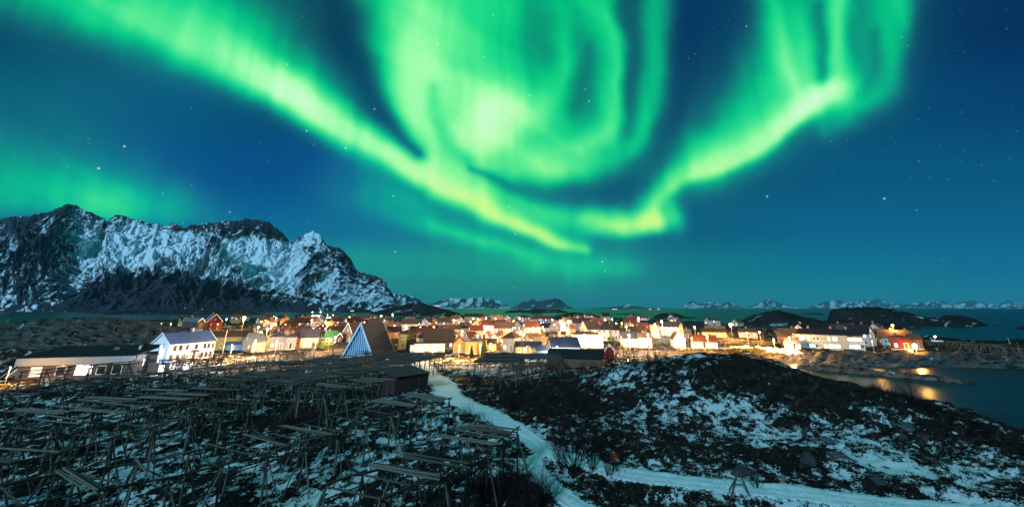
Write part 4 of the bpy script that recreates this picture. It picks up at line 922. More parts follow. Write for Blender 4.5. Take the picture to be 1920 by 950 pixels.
# ------------------------------------------------------------------ houses read off the photograph
# label | left right foot eaves ridge | e/g | yaw | wall roof | lit share | extras
HT = [
('long olive house with dark brown roof and grey windows behind the white flagpole',388,474,656,631,621,'e',-4,'v','b',.05,dict(Wd=9)),
('deep red three storey gabled warehouse with white window frames',377,414,620,603,589,'g',8,'r','g',.45,dict(trim=True,L=18)),
('dark maroon barn with pale roof edge left of red warehouse',345,372,620,605,592,'g',18,'n','g',.1,dict(trim=True,L=18)),
('yellow green cottage with black roof left of dark maroon barn',332,352,612,601,594,'e',14,'v','k',.2,{}),
('blue shed with low blue roof left of cream house',423,450,657,648,640,'e',0,'b','s',0,dict(cat='shed',name='shed',chim=False,small=True)),
('cream gabled house with grey roof beside orange star of lamplight',450,496,660,641,626,'e',20,'c','g',.15,dict(Wd=10)),
('grey house with two white framed upper windows and dark hipped roof',499,534,656,631.5,623,'e',4,'g','d',.05,dict(roof='hip',lit=.9)),
('grey green annexe joined to right of grey hipped house',534,553,655,632,625,'e',0,'g','d',.05,dict(roof='hip')),
('narrow orange walled house between grey annexe and white house',551,561,652,632,626,'e',0,'o','d',0,dict(small=True,chim=False)),
('white house with dark gabled roof under cold white lamp',561,597,653,632,617,'e',-6,'w','d',.35,{}),
('tan house with steep tan gable and black roof behind grey hipped house',552,577,633,620,607,'g',10,'t','k',.1,{}),
('sand coloured gabled house left of tan house with black roof',531,549,631,618,607,'g',14,'t','b',.2,{}),
('bright red gabled cabin with white trim and three lit windows',592,616,621,613,606.5,'g',0,'r','R',.9,dict(trim=True)),
('tan house with pale brown roof right behind bright red cabin',609,626,617,610,603,'e',8,'t','o',.1,{}),
('twin gabled house with orange lamplight painted on, right of bright red cabin',622,634,620,612,605,'g',0,'o','b',.8,dict(litmat=3)),  # orange wall colour holds the lamplight falling on white gables
('dark roofed house with dull red wall between twin gables and brown roofed house',633,648,622,612,605,'e',0,'r','d',.1,{}),
('large brown roofed house with white edged gable left behind triangular hall',641,678,642,624,606,'e',26,'n','b',.2,dict(trim=True,Wd=10)),
('shed with bright green roof left of triangular hall',608,632,641,633,622,'e',-6,'v','G',.0,dict(chim=False,name='shed',cat='shed')),
('small red gable with white trim right of green roofed shed',630,641,641,631,623,'g',0,'r','R',.2,dict(trim=True,small=True,chim=False)),
('small white gable lit up behind the big orange floodlight',479,492,606,601,595,'g',0,'w','b',.1,{}),
('orange lit house with orange gable behind tan houses',526,557,615,607,600,'e',0,'o','o',.2,{}),
('white house with square turret beside harbour water',560,578,612,600,594,'e',0,'w','b',.3,{}),
('low cream house with bright pale roof in the middle of the left cluster',474,492,621,615,609,'e',16,'c','o',.5,{}),
('white lit house right of low cream house with pale roof',492,510,619,612,607,'e',-10,'w','b',.6,{}),
('dark red house row with white gable by the harbour lamp',664,693,606,600,593,'e',0,'r','R',.3,dict(trim=True)),
('low white boathouse row below dark red harbour houses',670,694,611,604,599,'e',0,'w','t' if 0 else 'o',.6,{}),
('small white gable next to cold white harbour lamp',694,710,608,601,595,'g',0,'w','b',.5,{}),
('pale tall gable between two cold white harbour lamps',718,729,609,600,593,'g',0,'c','b',.2,{}),
('white house with black roof and white front gable behind triangular hall',726,746,612,605,598,'e',-12,'w','k',.3,{}),
('bright white two storey house right behind ridge of triangular hall',724,750,624,611,604,'e',16,'w','b',.3,{}),
('wide white house under broad brown roof right of triangular hall ridge',750,790,620,607,598,'e',4,'w','b',.4,dict(Wd=12)),
('pale gable rising behind wide brown roofed house',770,780,609,600,594,'g',0,'p','b',0,{}),
('white house with reddish brown roof and gable to the right',787,812,613,605,597,'e',16,'w','R',.5,{}),
('tiny yellow lit gable alone against green water',823,835,599,595,590,'g',0,'y','o',.2,{}),
('dark roofed house with white gable facing right near green water',823,846,611,603,598,'e',22,'w','k',.4,{}),
('grey gabled house left of the dark roofed house near green water',806,818,610,602,596,'g',0,'g','b',.2,{}),
('long low house under almost black roof behind brown roofed villa',768,834,632,623,612,'e',2,'n','k',.1,dict(Wd=12)),
('tall olive and white corner house with low brown hipped roof',746,780,655,626,618,'e',-26,'v','b',.1,dict(roof='hip',Wd=9)),
('white gabled house with orange red roof right of olive corner house',781,801,652,634,620,'g',16,'w','R',.1,dict(trim=True)),
('large villa with sweeping brown roof and white dormer',790,852,655,640,618,'e',4,'n','b',.25,dict(Wd=14)),
('long dark low building at water with plain olive walls',870,906,605,593,588,'e',-6,'v','k',.1,{}),
('leftmost of three bright white gables by green water',906,916,607,598,591,'g',0,'w','b',0,{}),
('middle one of three bright gables by green water',915,925,607,597,590,'g',0,'c','b',0,{}),
('rightmost of three bright white gables by green water',924,933,607,598,591,'g',0,'w','b',0,{}),
('brick coloured gable right of three bright white gables',932,944,607,597,591,'g',0,'t','d',.1,{}),
('house with many yellow lit windows left of long olive building',845,870,606,599,594,'e',0,'y','k',.8,{}),
('wide pale grey house with one bright window',829,866,632,617,610,'e',-6,'p','b',.12,{}),
('tan block with dark flat roof right of wide pale grey house',863,878,632,615,610,'e',0,'t','k',.1,dict(roof='hip')),
('broad tan house with dark red roof and right hand gable',877,906,637,619,610,'e',14,'t','R',.1,{}),
('low house with long black roof in front of pale grey house',843,874,640,632,624,'e',0,'n','k',.2,{}),
('cream gabled house with glossy dark red roof',868,896,644,638,627,'e',30,'c','R',.2,dict(trim=True)),
('yellow lit gabled house left of yellow and white corner house',849,873,662,644,632.5,'g',0,'y','b',.05,dict(L=9)),
('yellow and white corner house with low grey hipped roof',872,913,664,641,634,'e',-24,'y','g',.1,dict(roof='hip',Wd=9)),
('white gabled house with dark red roof right of broad tan house',907,930,641,630,621,'e',34,'p','R',.15,{}),
('bright white narrow gable right of dark red roofed gable house',922,940,644,630,622,'g',-12,'w','b',.2,{}),
('orange walled house behind bright white narrow gable',930,942,638,628,621,'e',0,'o','R',.2,{}),
('low olive house behind the dark spruce',910,930,656,645,637,'e',0,'v','k',.4,{}),
('mansard villa with brown roof and pale dormer',941,978,660,634,622,'e',-18,'p','b',.35,dict(roof='hip',Wd=9,dense=1.3)),
('white long wall house with brown roof behind mansard villa',938,958,630,619,610,'e',0,'w','b',.2,{}),
('small dark brown gable behind mansard villa',960,973,622,615,609,'g',0,'n','b',.1,{}),
('brilliant white gable beside mansard villa',967,989,640,627,617,'g',0,'w','b',.2,{}),
('orange lit white house with orange gable at green water',953,974,611,604,598,'e',12,'w','R',.3,{}),
('tall white gable alone in front of green water',989,1003,614,605,599,'g',0,'w','b',.1,{}),
('yellow gable with brown roof under the dark hill',1013,1024,622,615,610,'g',0,'y','b',.2,{}),
('low white lit house with brown gable in middle of town',990,1013,630,622,614,'e',18,'w','b',.1,{}),
('yellow narrow gable next to orange walled house',1012,1024,638,630,622,'g',0,'y','b',.3,{}),
('dark low house with chocolate brown roof in front of brilliant white gable',984,1014,644,638,629,'e',26,'t','b',.05,{}),
('orange walled two storey house with white framed windows',1035,1061,638,626,622,'e',0,'o','b',.5,dict(trim=True)),
('brown gabled house left of orange walled house',1022,1037,639,630,622,'g',10,'n','b',.2,{}),
('long white bungalow with dark roof and row of windows',1029,1048,620,614,608,'e',0,'p','k',.3,{}),
('ochre roofed hall behind dark roofed green shed',1000,1032,656,650,639,'e',8,'c','o',.05,{}),
('low pale green shed with dark roof and one lamp',966,1016,663,653,645,'e',-4,'v','d',.05,dict(chim=False,name='shed',cat='shed')),
('dark blue grey boathouse in front of low pale green shed',1000,1025,671,661,654,'e',20,'g','d',0,dict(chim=False,name='shed',cat='shed',small=True)),
('white cottage with wide dark blue roof and blue white lamp',1025,1088,667,650,634,'e',12,'w','d',.12,dict(Wd=9)),
('long dark warehouse with low black roof in front of white cottage',1026,1138,688,678,665,'e',-8,'n','k',0,dict(chim=False,name='warehouse',cat='warehouse',Wd=9,small=True,windows=False)),
('bright white gable by pink white lamp under dark hill',1047,1056,611,604,599,'g',0,'w','b',.1,{}),
('tallest white house in town with steep dark brown roof',1088,1130,637,617,603,'e',24,'w','b',.25,dict(trim=True,Wd=10)),
('long overlit white house with thin flat brown roof and balcony',1071,1131,652,627,622,'e',8,'w','b',.06,dict(roof='hip',Wd=9)),
('pair of pale grey gabled houses on dark hill',1073,1097,605,597,591,'e',24,'p','b',.05,{}),
('small cream bungalow on dark hill beside spruce',1100,1116,599,593,589,'e',0,'c','R',0,{}),
('cream house with two gables on dark hill right of spruce',1126,1145,601,593,586,'e',20,'c','k',.05,{}),
('yellow lit house behind leafless tree right of tallest white house',1133,1155,634,622,615,'e',0,'y','b',.2,{}),
('white house with slate roof above bright yard',1163,1200,651,634,623,'e',14,'w','d',.2,{}),
('pale house with brown roof right of slate roofed white house',1194,1223,652,632,625,'e',12,'w','b',.3,{}),
('dark roofed house with lit gable behind slate roofed white house',1160,1178,633,624,615,'e',14,'c','k',.3,{}),
('orange lit gable left of tall orange street lamp',1177,1190,620,612,604,'g',0,'o','o',.2,{}),
('ochre roofed house right of tall orange street lamp',1201,1229,630,622,611,'e',4,'y','o',.1,{}),
('black roofed white house in front of ochre roofed house',1201,1221,636,624,616,'e',8,'w','k',.3,{}),
('slim white house tower right of ochre roofed house',1227,1237,634,619,614,'g',0,'w','k',.4,dict(L=6)),
('long dim grey building in front of the dark shore',1202,1230,614,606,601,'e',0,'g','k',.1,{}),
('dark gabled house with white veranda and lit upper windows',1257,1286,652,636,622,'g',10,'w','b',.8,dict(L=10,trim=True)),
('brown roofed low houses right of dark gabled veranda house',1281,1297,634,624,617,'e',0,'t','b',.2,{}),
('long red brown roofed house with white dormer and bright wall',1295,1346,653,640,629,'e',4,'w','R',.5,{}),
('ochre bungalow with black roof and one large bright window',1316,1363,632,622,616,'e',2,'y','k',.2,{}),
('long orange lit shed roof behind ochre bungalow',1323,1360,622,616,612,'e',0,'o','o',0,dict(chim=False)),
('low house with bright gable window right of orange floodlight',1386,1421,633,622,616,'e',0,'t','k',.6,dict(litmat=2)),
('brilliantly lit white hut left of long hotel',1471,1502,655,645,636,'e',18,'w','b',.4,dict(cat='hut')),
('house with pale gables and turret behind hotel roof',1512,1541,640,629,619,'e',10,'c','k',.2,{}),
('long orange lit building behind hotel',1555,1608,638,622,617,'e',4,'o','k',.3,dict(litmat=3)),
('tan gabled building behind right end of hotel',1644,1682,645,628,617,'e',10,'t','b',.3,{}),
('red quay house with big brightly lit windows',1670,1711,656,633,630,'e',6,'r','b',.95,dict(roof='hip',litmat=2,dense=1.0)),
('dark brown quay house right of red quay house',1709,1732,656,637,628,'e',6,'n','b',.45,{}),
('brown roofed house rising behind red quay house',1690,1712,648,630,620,'e',10,'n','b',.3,{}),
]
for row in HT:
    label, pl, pr, ba, ea, ri, k, yw, wc, rc, lit, ex = row
    ex = dict(ex); lit = ex.pop('lit', lit)
    px_house(label, pl, pr, ba, ea, ri, k, yw, wc, rc, lit, **ex)
# the hotel on the far point: two storeys of oblong windows
def hotel():
    A = Vector(world(1498, 655, 182.)); B = Vector(world(1626, 659, 172.)); d = (B-A).xy; L = d.length; ang = math.atan2(d.y, d.x); n = Vector((-d.y, d.x)).normalized(); Wd = 11
    c = (A.xy+B.xy)/2+n*Wd/2; z0 = min(A.z, B.z); h = 6.1
    e = empty('hotel', (c.x, c.y, z0), ang); tag(e, 'long two storey hotel by the rocky shore with bright windows', 'hotel', None)
    wm = surf('hotel_boards', (.34,.31,.24), .15, 1.2, .75, (1,1,.4), .3, ('Z', 1.6))
    b = MB(); b.box(-L/2,-Wd/2,-2.5,L*.27,Wd/2,h); b.build('wall', e, wm); b = MB(); b.box(L*.27+.003,-Wd/2+1.0,-2.5,L/2,Wd/2-.01,h-.25); b.build('wall', e, wm)
    b = MB(); x0, x1 = -L/2-.4, L/2+.3
    b.add([(x0,-Wd/2-.5,h+.01),(x1,-Wd/2-.5,h-.2),(x1,Wd/2+.4,h-.2),(x0,Wd/2+.4,h+.01),(x0,-Wd/2-.5,h+.25),(x1,-Wd/2-.5,h+.05),(x1,Wd/2+.4,h+.05),(x0,Wd/2+.4,h+.25),(x0+3,0,h+2.2),(x1-3,0,h+1.9)],
          [(3,2,1,0),(0,1,5,4),(1,2,6,5),(2,3,7,6),(3,0,4,7),(4,5,9,8),(6,7,8,9),(5,6,9),(7,4,8)]); b.build('roof', e, roofmat('k'))
    for zz, row in ((4.5, ((-.42,1.6,2),(-.31,.6,2),(-.235,1,0),(-.175,1,0),(-.105,.8,0),(-.085,.8,0),(-.01,1,1),(.08,1.5,2),(.30,2.2,2),(.345,1.4,2),(.40,1.2,2),(.45,1.2,1))),
                    (1.75, ((-.345,.9,0),(-.28,1.8,2),(-.205,1.2,0),(-.08,1.1,1),(.005,1.7,2),(.095,1.8,2),(.305,2.2,2),(.35,2.2,2),(.41,1.2,1),(.46,1.2,0)))):
        for u, w, lit in row: put_window(e, u*L, -Wd/2+(1.0 if u > .27 else 0), zz, 0, w, 1.35, lit)
    for u in (-.40,-.25,.1,.33): chimney(e, u*L, .6, h+1.2, h+2.9)
    b = MB(); b.box(-L/2+1, -Wd/2-2.2, -2.5, -L*.22, -Wd/2-.01, .2); b.build('terrace', e, M_CONC)
    b = MB()
    for i in range(18): x = L*.28+i*L*.21/17; b.box(x-.04,-Wd/2-.1,2.9,x+.04,-Wd/2-.02,3.9)
    b.box(L*.27,-Wd/2-.12,3.9,L/2,-Wd/2-.0,4.0); b.box(L*.272,-Wd/2-.1,2.75,L/2,-Wd/2+.99,2.898); b.build('balcony', e, M_TRIM)
    FOOT.append((c.x, c.y, 18)); FOOT.append((c.x-d.normalized().x*14, c.y, 10)); FOOT.append((c.x+d.normalized().x*14, c.y, 10))
hotel()
# low overlit white storehouse right of the A-frame hall
def storehouse():
    A = Vector(world(774, 664, 158.)); B = Vector(world(832, 663, 160.)); d = (B-A).xy; L = d.length; ang = math.atan2(d.y, d.x)+R(-3); c = (A.xy+B.xy)/2; z0 = gz(c.x, c.y)
    e = empty('storehouse', (c.x, c.y+2, z0), ang); tag(e, 'low white storehouse wall glaring under a lamp right of triangular hall', 'storehouse')
    b = MB(); b.box(-L/2,-1.5,-1,L/2,3.5,3.0); b.build('wall', e, surf('bright_white_boards', (.80,.79,.76), .05, 1.5, .7, (1,1,.3), .2)); b = MB(); b.box(-L/2-.3,-2.0,3.002,L/2+.3,3.8,3.2); b.build('roof', e, roofmat('b'))
    for x in (-6,-1,4): door(e, x, -1.5, 0, M_TRIM, 1.8, 2.0)
    FOOT.append((c.x, c.y+2, 9))
storehouse()
# a small red gable in the dark scrub
px_house('tiny red gabled hut with white trim in dark scrub below bright yard', 1137, 1151, 672, 667, 659, 'g', 0, 'r', 'd', 0, 'hut', 'hut', trim=True, small=True, chim=False, L=4, windows=False)

# ------------------------------------------------------------------ street lamps and other lit lamps
WARM, ORNG, COOL, WHT, GRNW, YEL = (1.0,.56,.20), (1.0,.42,.08), (.78,.88,1.0), (1.0,.68,.36), (.84,1.0,.84), (1.0,.50,.10)
LAMPPOLE = {}; LP = 6.5
def lamp(px, base, h, col, power, label, group='street lamps in the town', depth=None, head=.22, dx=0., dy=0., arm=.9, rad=.18):
    if not depth and px > 1040 and hit(px, base)[1] < 112: depth = 186
    if depth: X, Y, Z = world(px, base, depth); Z = gz(X, Y) if sdist(np.array([X]), np.array([Y]))[0] > 3 else Z
    else: X, Y, Z = hit(px, base)
    e = empty('street_lamp', (X+dx, Y+dy, Z), face_cam(X, Y)); tag(e, label, 'street lamp', group)
    k = round(h, 1)
    if k not in LAMPPOLE:
        b = MB(); b.tube((0,0,-.5),(0,0,h),.075,.05,6); b.tube((0,0,h-.05),(0,-arm,h+.12),.035,.03,5); LAMPPOLE[k] = b.mesh('lamp_post', M_METAL)
    o = bpy.data.objects.new('post', LAMPPOLE[k]); COL.objects.link(o); o.parent = e
    key = ('hd', head, col)
    if key not in LAMPPOLE:
        b = MB(); n = 8
        for i in range(5):                                        # a squat glass bowl
            a0, a1 = math.pi*i/5, math.pi*(i+1)/5
            b.tube((0,0,-head*math.cos(a0)), (0,0,-head*math.cos(a1)), max(.002, head*math.sin(a0)), max(.002, head*math.sin(a1)), n)
        LAMPPOLE[key] = b.mesh('lamp_glass', bulb(col), smooth=True)
    o = bpy.data.objects.new('lamp_glass', LAMPPOLE[key]); COL.objects.link(o); o.parent = e; o.location = (0, -arm, h-.02)
    b = 'cap'
    if b not in LAMPPOLE:
        q = MB(); q.tube((0,0,0),(0,0,.14),.24,.10,8); LAMPPOLE[b] = q.mesh('lamp_cap', M_METAL)
    o = bpy.data.objects.new('lamp_cap', LAMPPOLE[b]); COL.objects.link(o); o.parent = e; o.location = (0, -arm, h+head+.0)
    l = bpy.data.lights.new('lamp_light', 'POINT'); l.energy = power*LP*(.5 if px > 1600 else 1); l.color = col; l.shadow_soft_size = rad
    lo = bpy.data.objects.new('lamp_light', l); COL.objects.link(lo); lo.parent = e; lo.location = (0, -arm-.1, h-head-.25)
    return e
lamp(453, 620, 9.0, ORNG, 26000, 'tall orange floodlight, brightest light of the left cluster', None, head=1.05)
lamp(350, 614, 7.5, ORNG, 2600, 'small orange street lamp above yellow green cottage', None, head=.45)
lamp(484, 652, 6.0, YEL, 5200, 'warm star bright lamp beside cream gabled house', None, head=.34)
lamp(583, 644, 6.4, GRNW, 4200, 'greenish white lamp in front of white house with dark gabled roof', None, head=.30)
lamp(582, 618, 7.0, WHT, 4200, 'white lamp by turreted house near harbour', None, head=.40)
lamp(653, 612, 7.5, YEL, 9000, 'blazing orange white lamp left of dark red harbour houses', None, head=.62)
lamp(713, 608, 8.0, COOL, 5000, 'left one of two cold white harbour lamps', None, head=.5)
lamp(735, 606, 9.0, GRNW, 4500, 'right one of two cold white harbour lamps, slightly greenish', None, head=.5)
lamp(515, 612, 7.0, WHT, 4200, 'white lamp beside orange lit houses', None, head=.42)
lamp(500, 617, 5.5, WARM, 3000, 'warm lamp left of orange lit houses', None, head=.34)
lamp(422, 611, 6.0, WHT, 3600, 'white lamp beside gable of deep red warehouse', None, head=.40)
lamp(1200, 626, 9.5, ORNG, 9000, 'tall orange street lamp over ochre roofed house', None, head=.55)
lamp(1188, 628, 6.0, YEL, 4200, 'yellow lamp left of tall orange street lamp', None, head=.34)
lamp(1244, 632, 8.5, GRNW, 5200, 'greenish white lamp in the right half of town', None, head=.45)
lamp(1067, 627, 8.0, (1.0,.80,.74), 4500, 'pinkish white lamp below dark hill', None, head=.42)
lamp(941, 657, 3.4, WARM, 1500, 'left lamp of a pair in front of mansard villa', None, head=.26)
lamp(948, 657, 3.2, WARM, 1500, 'right lamp of a pair in front of mansard villa', None, head=.26)
lamp(983, 664, 1.8, WARM, 350, 'low warm lamp on wall of pale green shed', None, head=.18)
lamp(1045, 671, 3.4, COOL, 1600, 'blue white lamp before white cottage with wide roof', None, head=.26)
lamp(1157, 627, 6.5, WARM, 3600, 'warm lamp beside yellow lit house behind leafless tree', None, head=.38)
lamp(1374, 636, 7.6, ORNG, 13000, 'tall orange street lamp beside shore road', None, head=.7)
lamp(1427, 640, 4.5, YEL, 3200, 'yellow lamp at bend of shore road', None, head=.32)
lamp(887, 610, 6.5, WHT, 3800, 'white lamp before long olive building', None, head=.36)
lamp(850, 612, 5.5, WARM, 3600, 'warm lamp before house with many yellow lit windows', None, head=.34)
lamp(811, 672, 4.2, WHT, 1700, 'lamp glaring on low white storehouse wall', None, head=.2)
lamp(1098, 660, 6.0, WHT, 9000, 'white lamp before long overlit white house', None, head=.2)
lamp(1126, 652, 5.5, WHT, 5000, 'white lamp at right end of long overlit white house', None, head=.24)
lamp(1182, 660, 6.0, WHT, 8500, 'left white lamp over bright yard', None, head=.24)
lamp(1218, 658, 6.0, WHT, 8500, 'right white lamp over bright yard', None, head=.24)
lamp(911, 612, 7.0, WHT, 8500, 'left lamp before three bright gables', None, head=.26)
lamp(929, 612, 7.0, WHT, 8500, 'right lamp before three bright gables', None, head=.26)
lamp(976, 648, 5.5, WHT, 4800, 'white lamp before brilliant white gable', None, head=.26)
lamp(738, 630, 6.0, WHT, 5200, 'white lamp before bright house behind triangular hall', None, head=.24)
lamp(785, 626, 6.0, WARM, 5600, 'warm lamp before wide white house', None, head=.24)
lamp(812, 634, 6.0, YEL, 3000, 'warm lamp between low black roofs', None, head=.22)
lamp(474, 668, 5.0, WARM, 5200, 'warm lamp over snowy yard before cream gabled house', None, head=.2)
lamp(590, 660, 4.5, WHT, 3600, 'white lamp in garden left of green bush', None, head=.2)
lamp(626, 655, 4.5, WARM, 3200, 'warm lamp in garden right of green bush', None, head=.24)
lamp(515, 665, 4.5, WHT, 2800, 'pale lamp below grey hipped house', None, head=.2)
lamp(1485, 658, 5.0, WHT, 2200, 'white lamp before brilliantly lit hut', None, head=.3)
lamp(1330, 660, 5.5, YEL, 5500, 'yellow lamp before long red brown roofed house', None, head=.24)
lamp(1405, 652, 6.0, YEL, 6500, 'yellow lamp over shore road and rocky slope', None, head=.24)
lamp(1455, 662, 5.0, YEL, 3600, 'yellow lamp above small cove', None, head=.2)
lamp(1270, 660, 5.0, WARM, 3500, 'warm lamp before dark gabled veranda house', None, head=.2)
lamp(1305, 634, 6.0, WARM, 2500, 'warm lamp behind long red brown roofed house', None, head=.26)
lamp(895, 650, 4.5, YEL, 3200, 'yellow lamp between cream house and yellow corner house', None, head=.2)
lamp(860, 672, 4.0, YEL, 2200, 'yellow lamp in front of yellow lit gabled house', None, head=.18)
lamp(900, 671, 4.0, YEL, 2200, 'yellow lamp in front of yellow and white corner house', None, head=.18)
lamp(1000, 634, 5.5, WARM, 4200, 'warm lamp before low white lit house', None, head=.26)
lamp(1050, 645, 5.0, ORNG, 3600, 'orange lamp before orange walled house', None, head=.22)
lamp(1018, 632, 5.5, YEL, 3000, 'yellow lamp beside yellow narrow gable', None, head=.22)
lamp(963, 616, 6.0, YEL, 4200, 'yellow lamp before orange gable at green water', None, head=.3)
lamp(996, 620, 6.0, WHT, 4500, 'white lamp before tall white gable', None, head=.22)
lamp(1036, 612, 6.0, WARM, 3000, 'warm lamp left of bright white gable under hill', None, head=.32)
lamp(1050, 617, 6.0, WHT, 3600, 'white lamp before bright white gable under hill', None, head=.28)
lamp(1103, 650, 4.0, WHT, 4200, 'white lamp below tallest white house', None, head=.2, depth=205)
lamp(866, 640, 5.0, WARM, 3600, 'warm lamp between pale grey house and tan block', None, head=.26)
lamp(900, 628, 5.5, WARM, 3800, 'warm lamp behind broad tan house', None, head=.36)
lamp(930, 640, 5.0, WHT, 3000, 'white lamp before bright narrow gable', None, head=.26)
lamp(338, 690, 6.0, COOL, 2400, 'cold white lamp hidden in snow bank before big white house', None, head=.12, dx=0)
lamp(297, 694, 5.0, COOL, 700, 'cold white lamp left of big white house', None, head=.12)
lamp(262, 706, 3.6, COOL, 300, 'small cold lamp before white annexe', None, head=.12)
lamp(430, 676, 4.5, WARM, 2600, 'warm lamp beside white flagpole', None, head=.16)
lamp(8, 722, 3.4, YEL, 1100, 'yellow lamp by outside stair of long workshop', None, head=.12)
lamp(318, 616, 4.0, YEL, 1800, 'yellow lamp at far left of town', None, head=.4, depth=330)
lamp(300, 618, 4.0, YEL, 1400, 'dim yellow lamp beyond rocky knoll', None, head=.4, depth=340)
lamp(1640, 660, 4.0, WARM, 500, 'warm lamp right of hotel', None, head=.06)
lamp(1684, 648, 8.5, YEL, 2400, 'yellow lamp above red quay house', None, head=.4)
lamp(1719, 661, 2.6, YEL, 2200, 'small white gold lamp at foot of dark quay house', None, head=.75)
lamp(1150, 677, 1.6, WARM, 500, 'warm lamp glimmering through dark scrub', None, head=.16, depth=118, dx=4)
lamp(1300, 656, 4.5, YEL, 2600, 'yellow lamp at right end of bright yard', None, head=.2)
lr = random.Random(3)
for i in range(44):                                        # extra amber lamps added at random to warm the village glow
    px = lr.uniform(470, 1290); py = lr.uniform(606, 640)
    lamp(px, py, lr.uniform(4.5, 6.5), lr.choice((ORNG, WARM, WARM, YEL)), lr.uniform(1500, 3200), 'small added amber lamp, randomly placed to warm the village roofs', 'added amber lamps among the roofs', head=lr.uniform(.2, .34))
# ------------------------------------------------------------------ shore road
rd = []
for px, py in ((1296,651),(1330,652.5),(1365,653),(1400,652),(1440,652.5),(1470,656),(1500,661)):
    x, y, _ = hit(px, py); rd.append((x, y))
def road_mat():
    m, nt, bs = nodes('salted_asphalt'); n = noise(nt, coord(nt, 'Position'), 1.2, 5); lk(nt, ramp(nt, n, [(.35, (.10,.09,.08)), (.55, (.34,.33,.31)), (.7, (.62,.62,.60))]), bs.inputs['Base Color']); bs.inputs['Roughness'].default_value = .7; bump(nt, bs, n, .3, .05); return m
tag(obj('road', strip('road', spl(rd, 40), lambda t: 3.0+0*t, road_mat(), .12)), kind='structure')

# ------------------------------------------------------------------ more houses between the ones above
ANCH = []
for o in list(COL.objects):
    if o.type == 'EMPTY' and o.get('category') in ('house', 'hall', 'villa', 'storehouse', 'hotel', 'warehouse'): ANCH.append((o.location.x, o.location.y, o['label']))
USED = {o.get('label') for o in COL.objects if o.get('label')}
SHORT = [('triangular hall','triangular hall'),('deep red three','deep red warehouse'),('long olive house','long olive house'),('bright red gabled','bright red cabin'),('large villa','brown roofed villa'),('tallest white','tallest white house'),('middle one of three','three bright gables'),('mansard','mansard villa'),('orange walled two','orange walled house'),('white cottage','white cottage with wide roof'),('slate roof','slate roofed white house'),('dark gabled house with white veranda','veranda house'),('wide pale grey','wide pale grey house'),('broad tan','broad tan house'),('wide white house under','wide white house'),('turret beside','turreted harbour house'),('long red brown','long red brown roofed house'),('ochre bungalow','ochre bungalow'),('long white bungalow','long white bungalow'),('yellow gable with brown','yellow gable under dark hill'),('many yellow lit','house with many yellow windows'),('dark red house row','dark red harbour houses'),('ochre roofed house right','ochre roofed house'),('brilliant white gable beside','brilliant white gable')]
rr = random.Random(12)
def ref(X, Y):
    az = math.atan2(X, Y); best = []
    for x, y, l in ANCH:
        for k, s in SHORT:
            if k in l: best.append((math.hypot(X-x, (Y-y)*.45), x, y, s))
    best.sort(); out = []
    for d, x, y, s in best[:4]:
        a2 = math.atan2(x, y); da = az-a2
        if abs(da) < .012: rel = 'just behind' if Y > y else 'just in front of'
        elif Y > y*1.12: rel = 'behind and left of' if da < 0 else 'behind and right of'
        else: rel = 'left of' if da < 0 else 'right of'
        out.append(rel+' '+s)
    return out
cnt = 0; tries = 0
while cnt < 105 and tries < 16000:
    tries += 1
    px = rr.uniform(400, 1420) if rr.random() < .85 else rr.uniform(1480, 1700); py = rr.choice((rr.uniform(601, 618), rr.uniform(612, 640)))
    if px > 1480: py = rr.uniform(640, 650)
    elif (px > 1285 and py > 613) or (px < 505 and py > 607): continue
    X, Y, Z = hit(px, py)
    if Z < 2.6 or Y > 640 or Y < 185 or sdist(np.array([X]), np.array([Y]))[0] < 12: continue
    if any(math.hypot(X-x, Y-y) < r+4.6 for x, y, r in FOOT): continue
    wc = rr.choice('wwwcctgrynpo'); rc = rr.choice('bbbdkR'); refs = ref(X, Y); lab = None
    for size in ('small', 'plain', 'gabled', 'low', 'modest', 'narrow'):
        for r_ in refs:
            c = f"{size} {WNAME[wc]} house with {RNAME[rc]} roof {r_}"
            if c not in USED and len(c.split()) <= 16: lab = c; break
        if lab: break
    if not lab: continue
    USED.add(lab); L = rr.uniform(8, 11.5); Wd = rr.uniform(6.5, 8); h = rr.choice((3.4, 5.2, 5.4)); 
    house('house', lab, 'house', X, Y, Z, face_cam(X, Y)+R(rr.choice((0, 90, 20, -20, 70))+rr.uniform(-8, 8)), L, Wd, h, rr.uniform(2.4, 3.6), wc, rc, .28, group='houses of the fishing village', rng=rr)
    cnt += 1
for o in COL.objects:
    if o.get('category') == 'house' and not o.get('group'): o['group'] = 'houses of the fishing village'

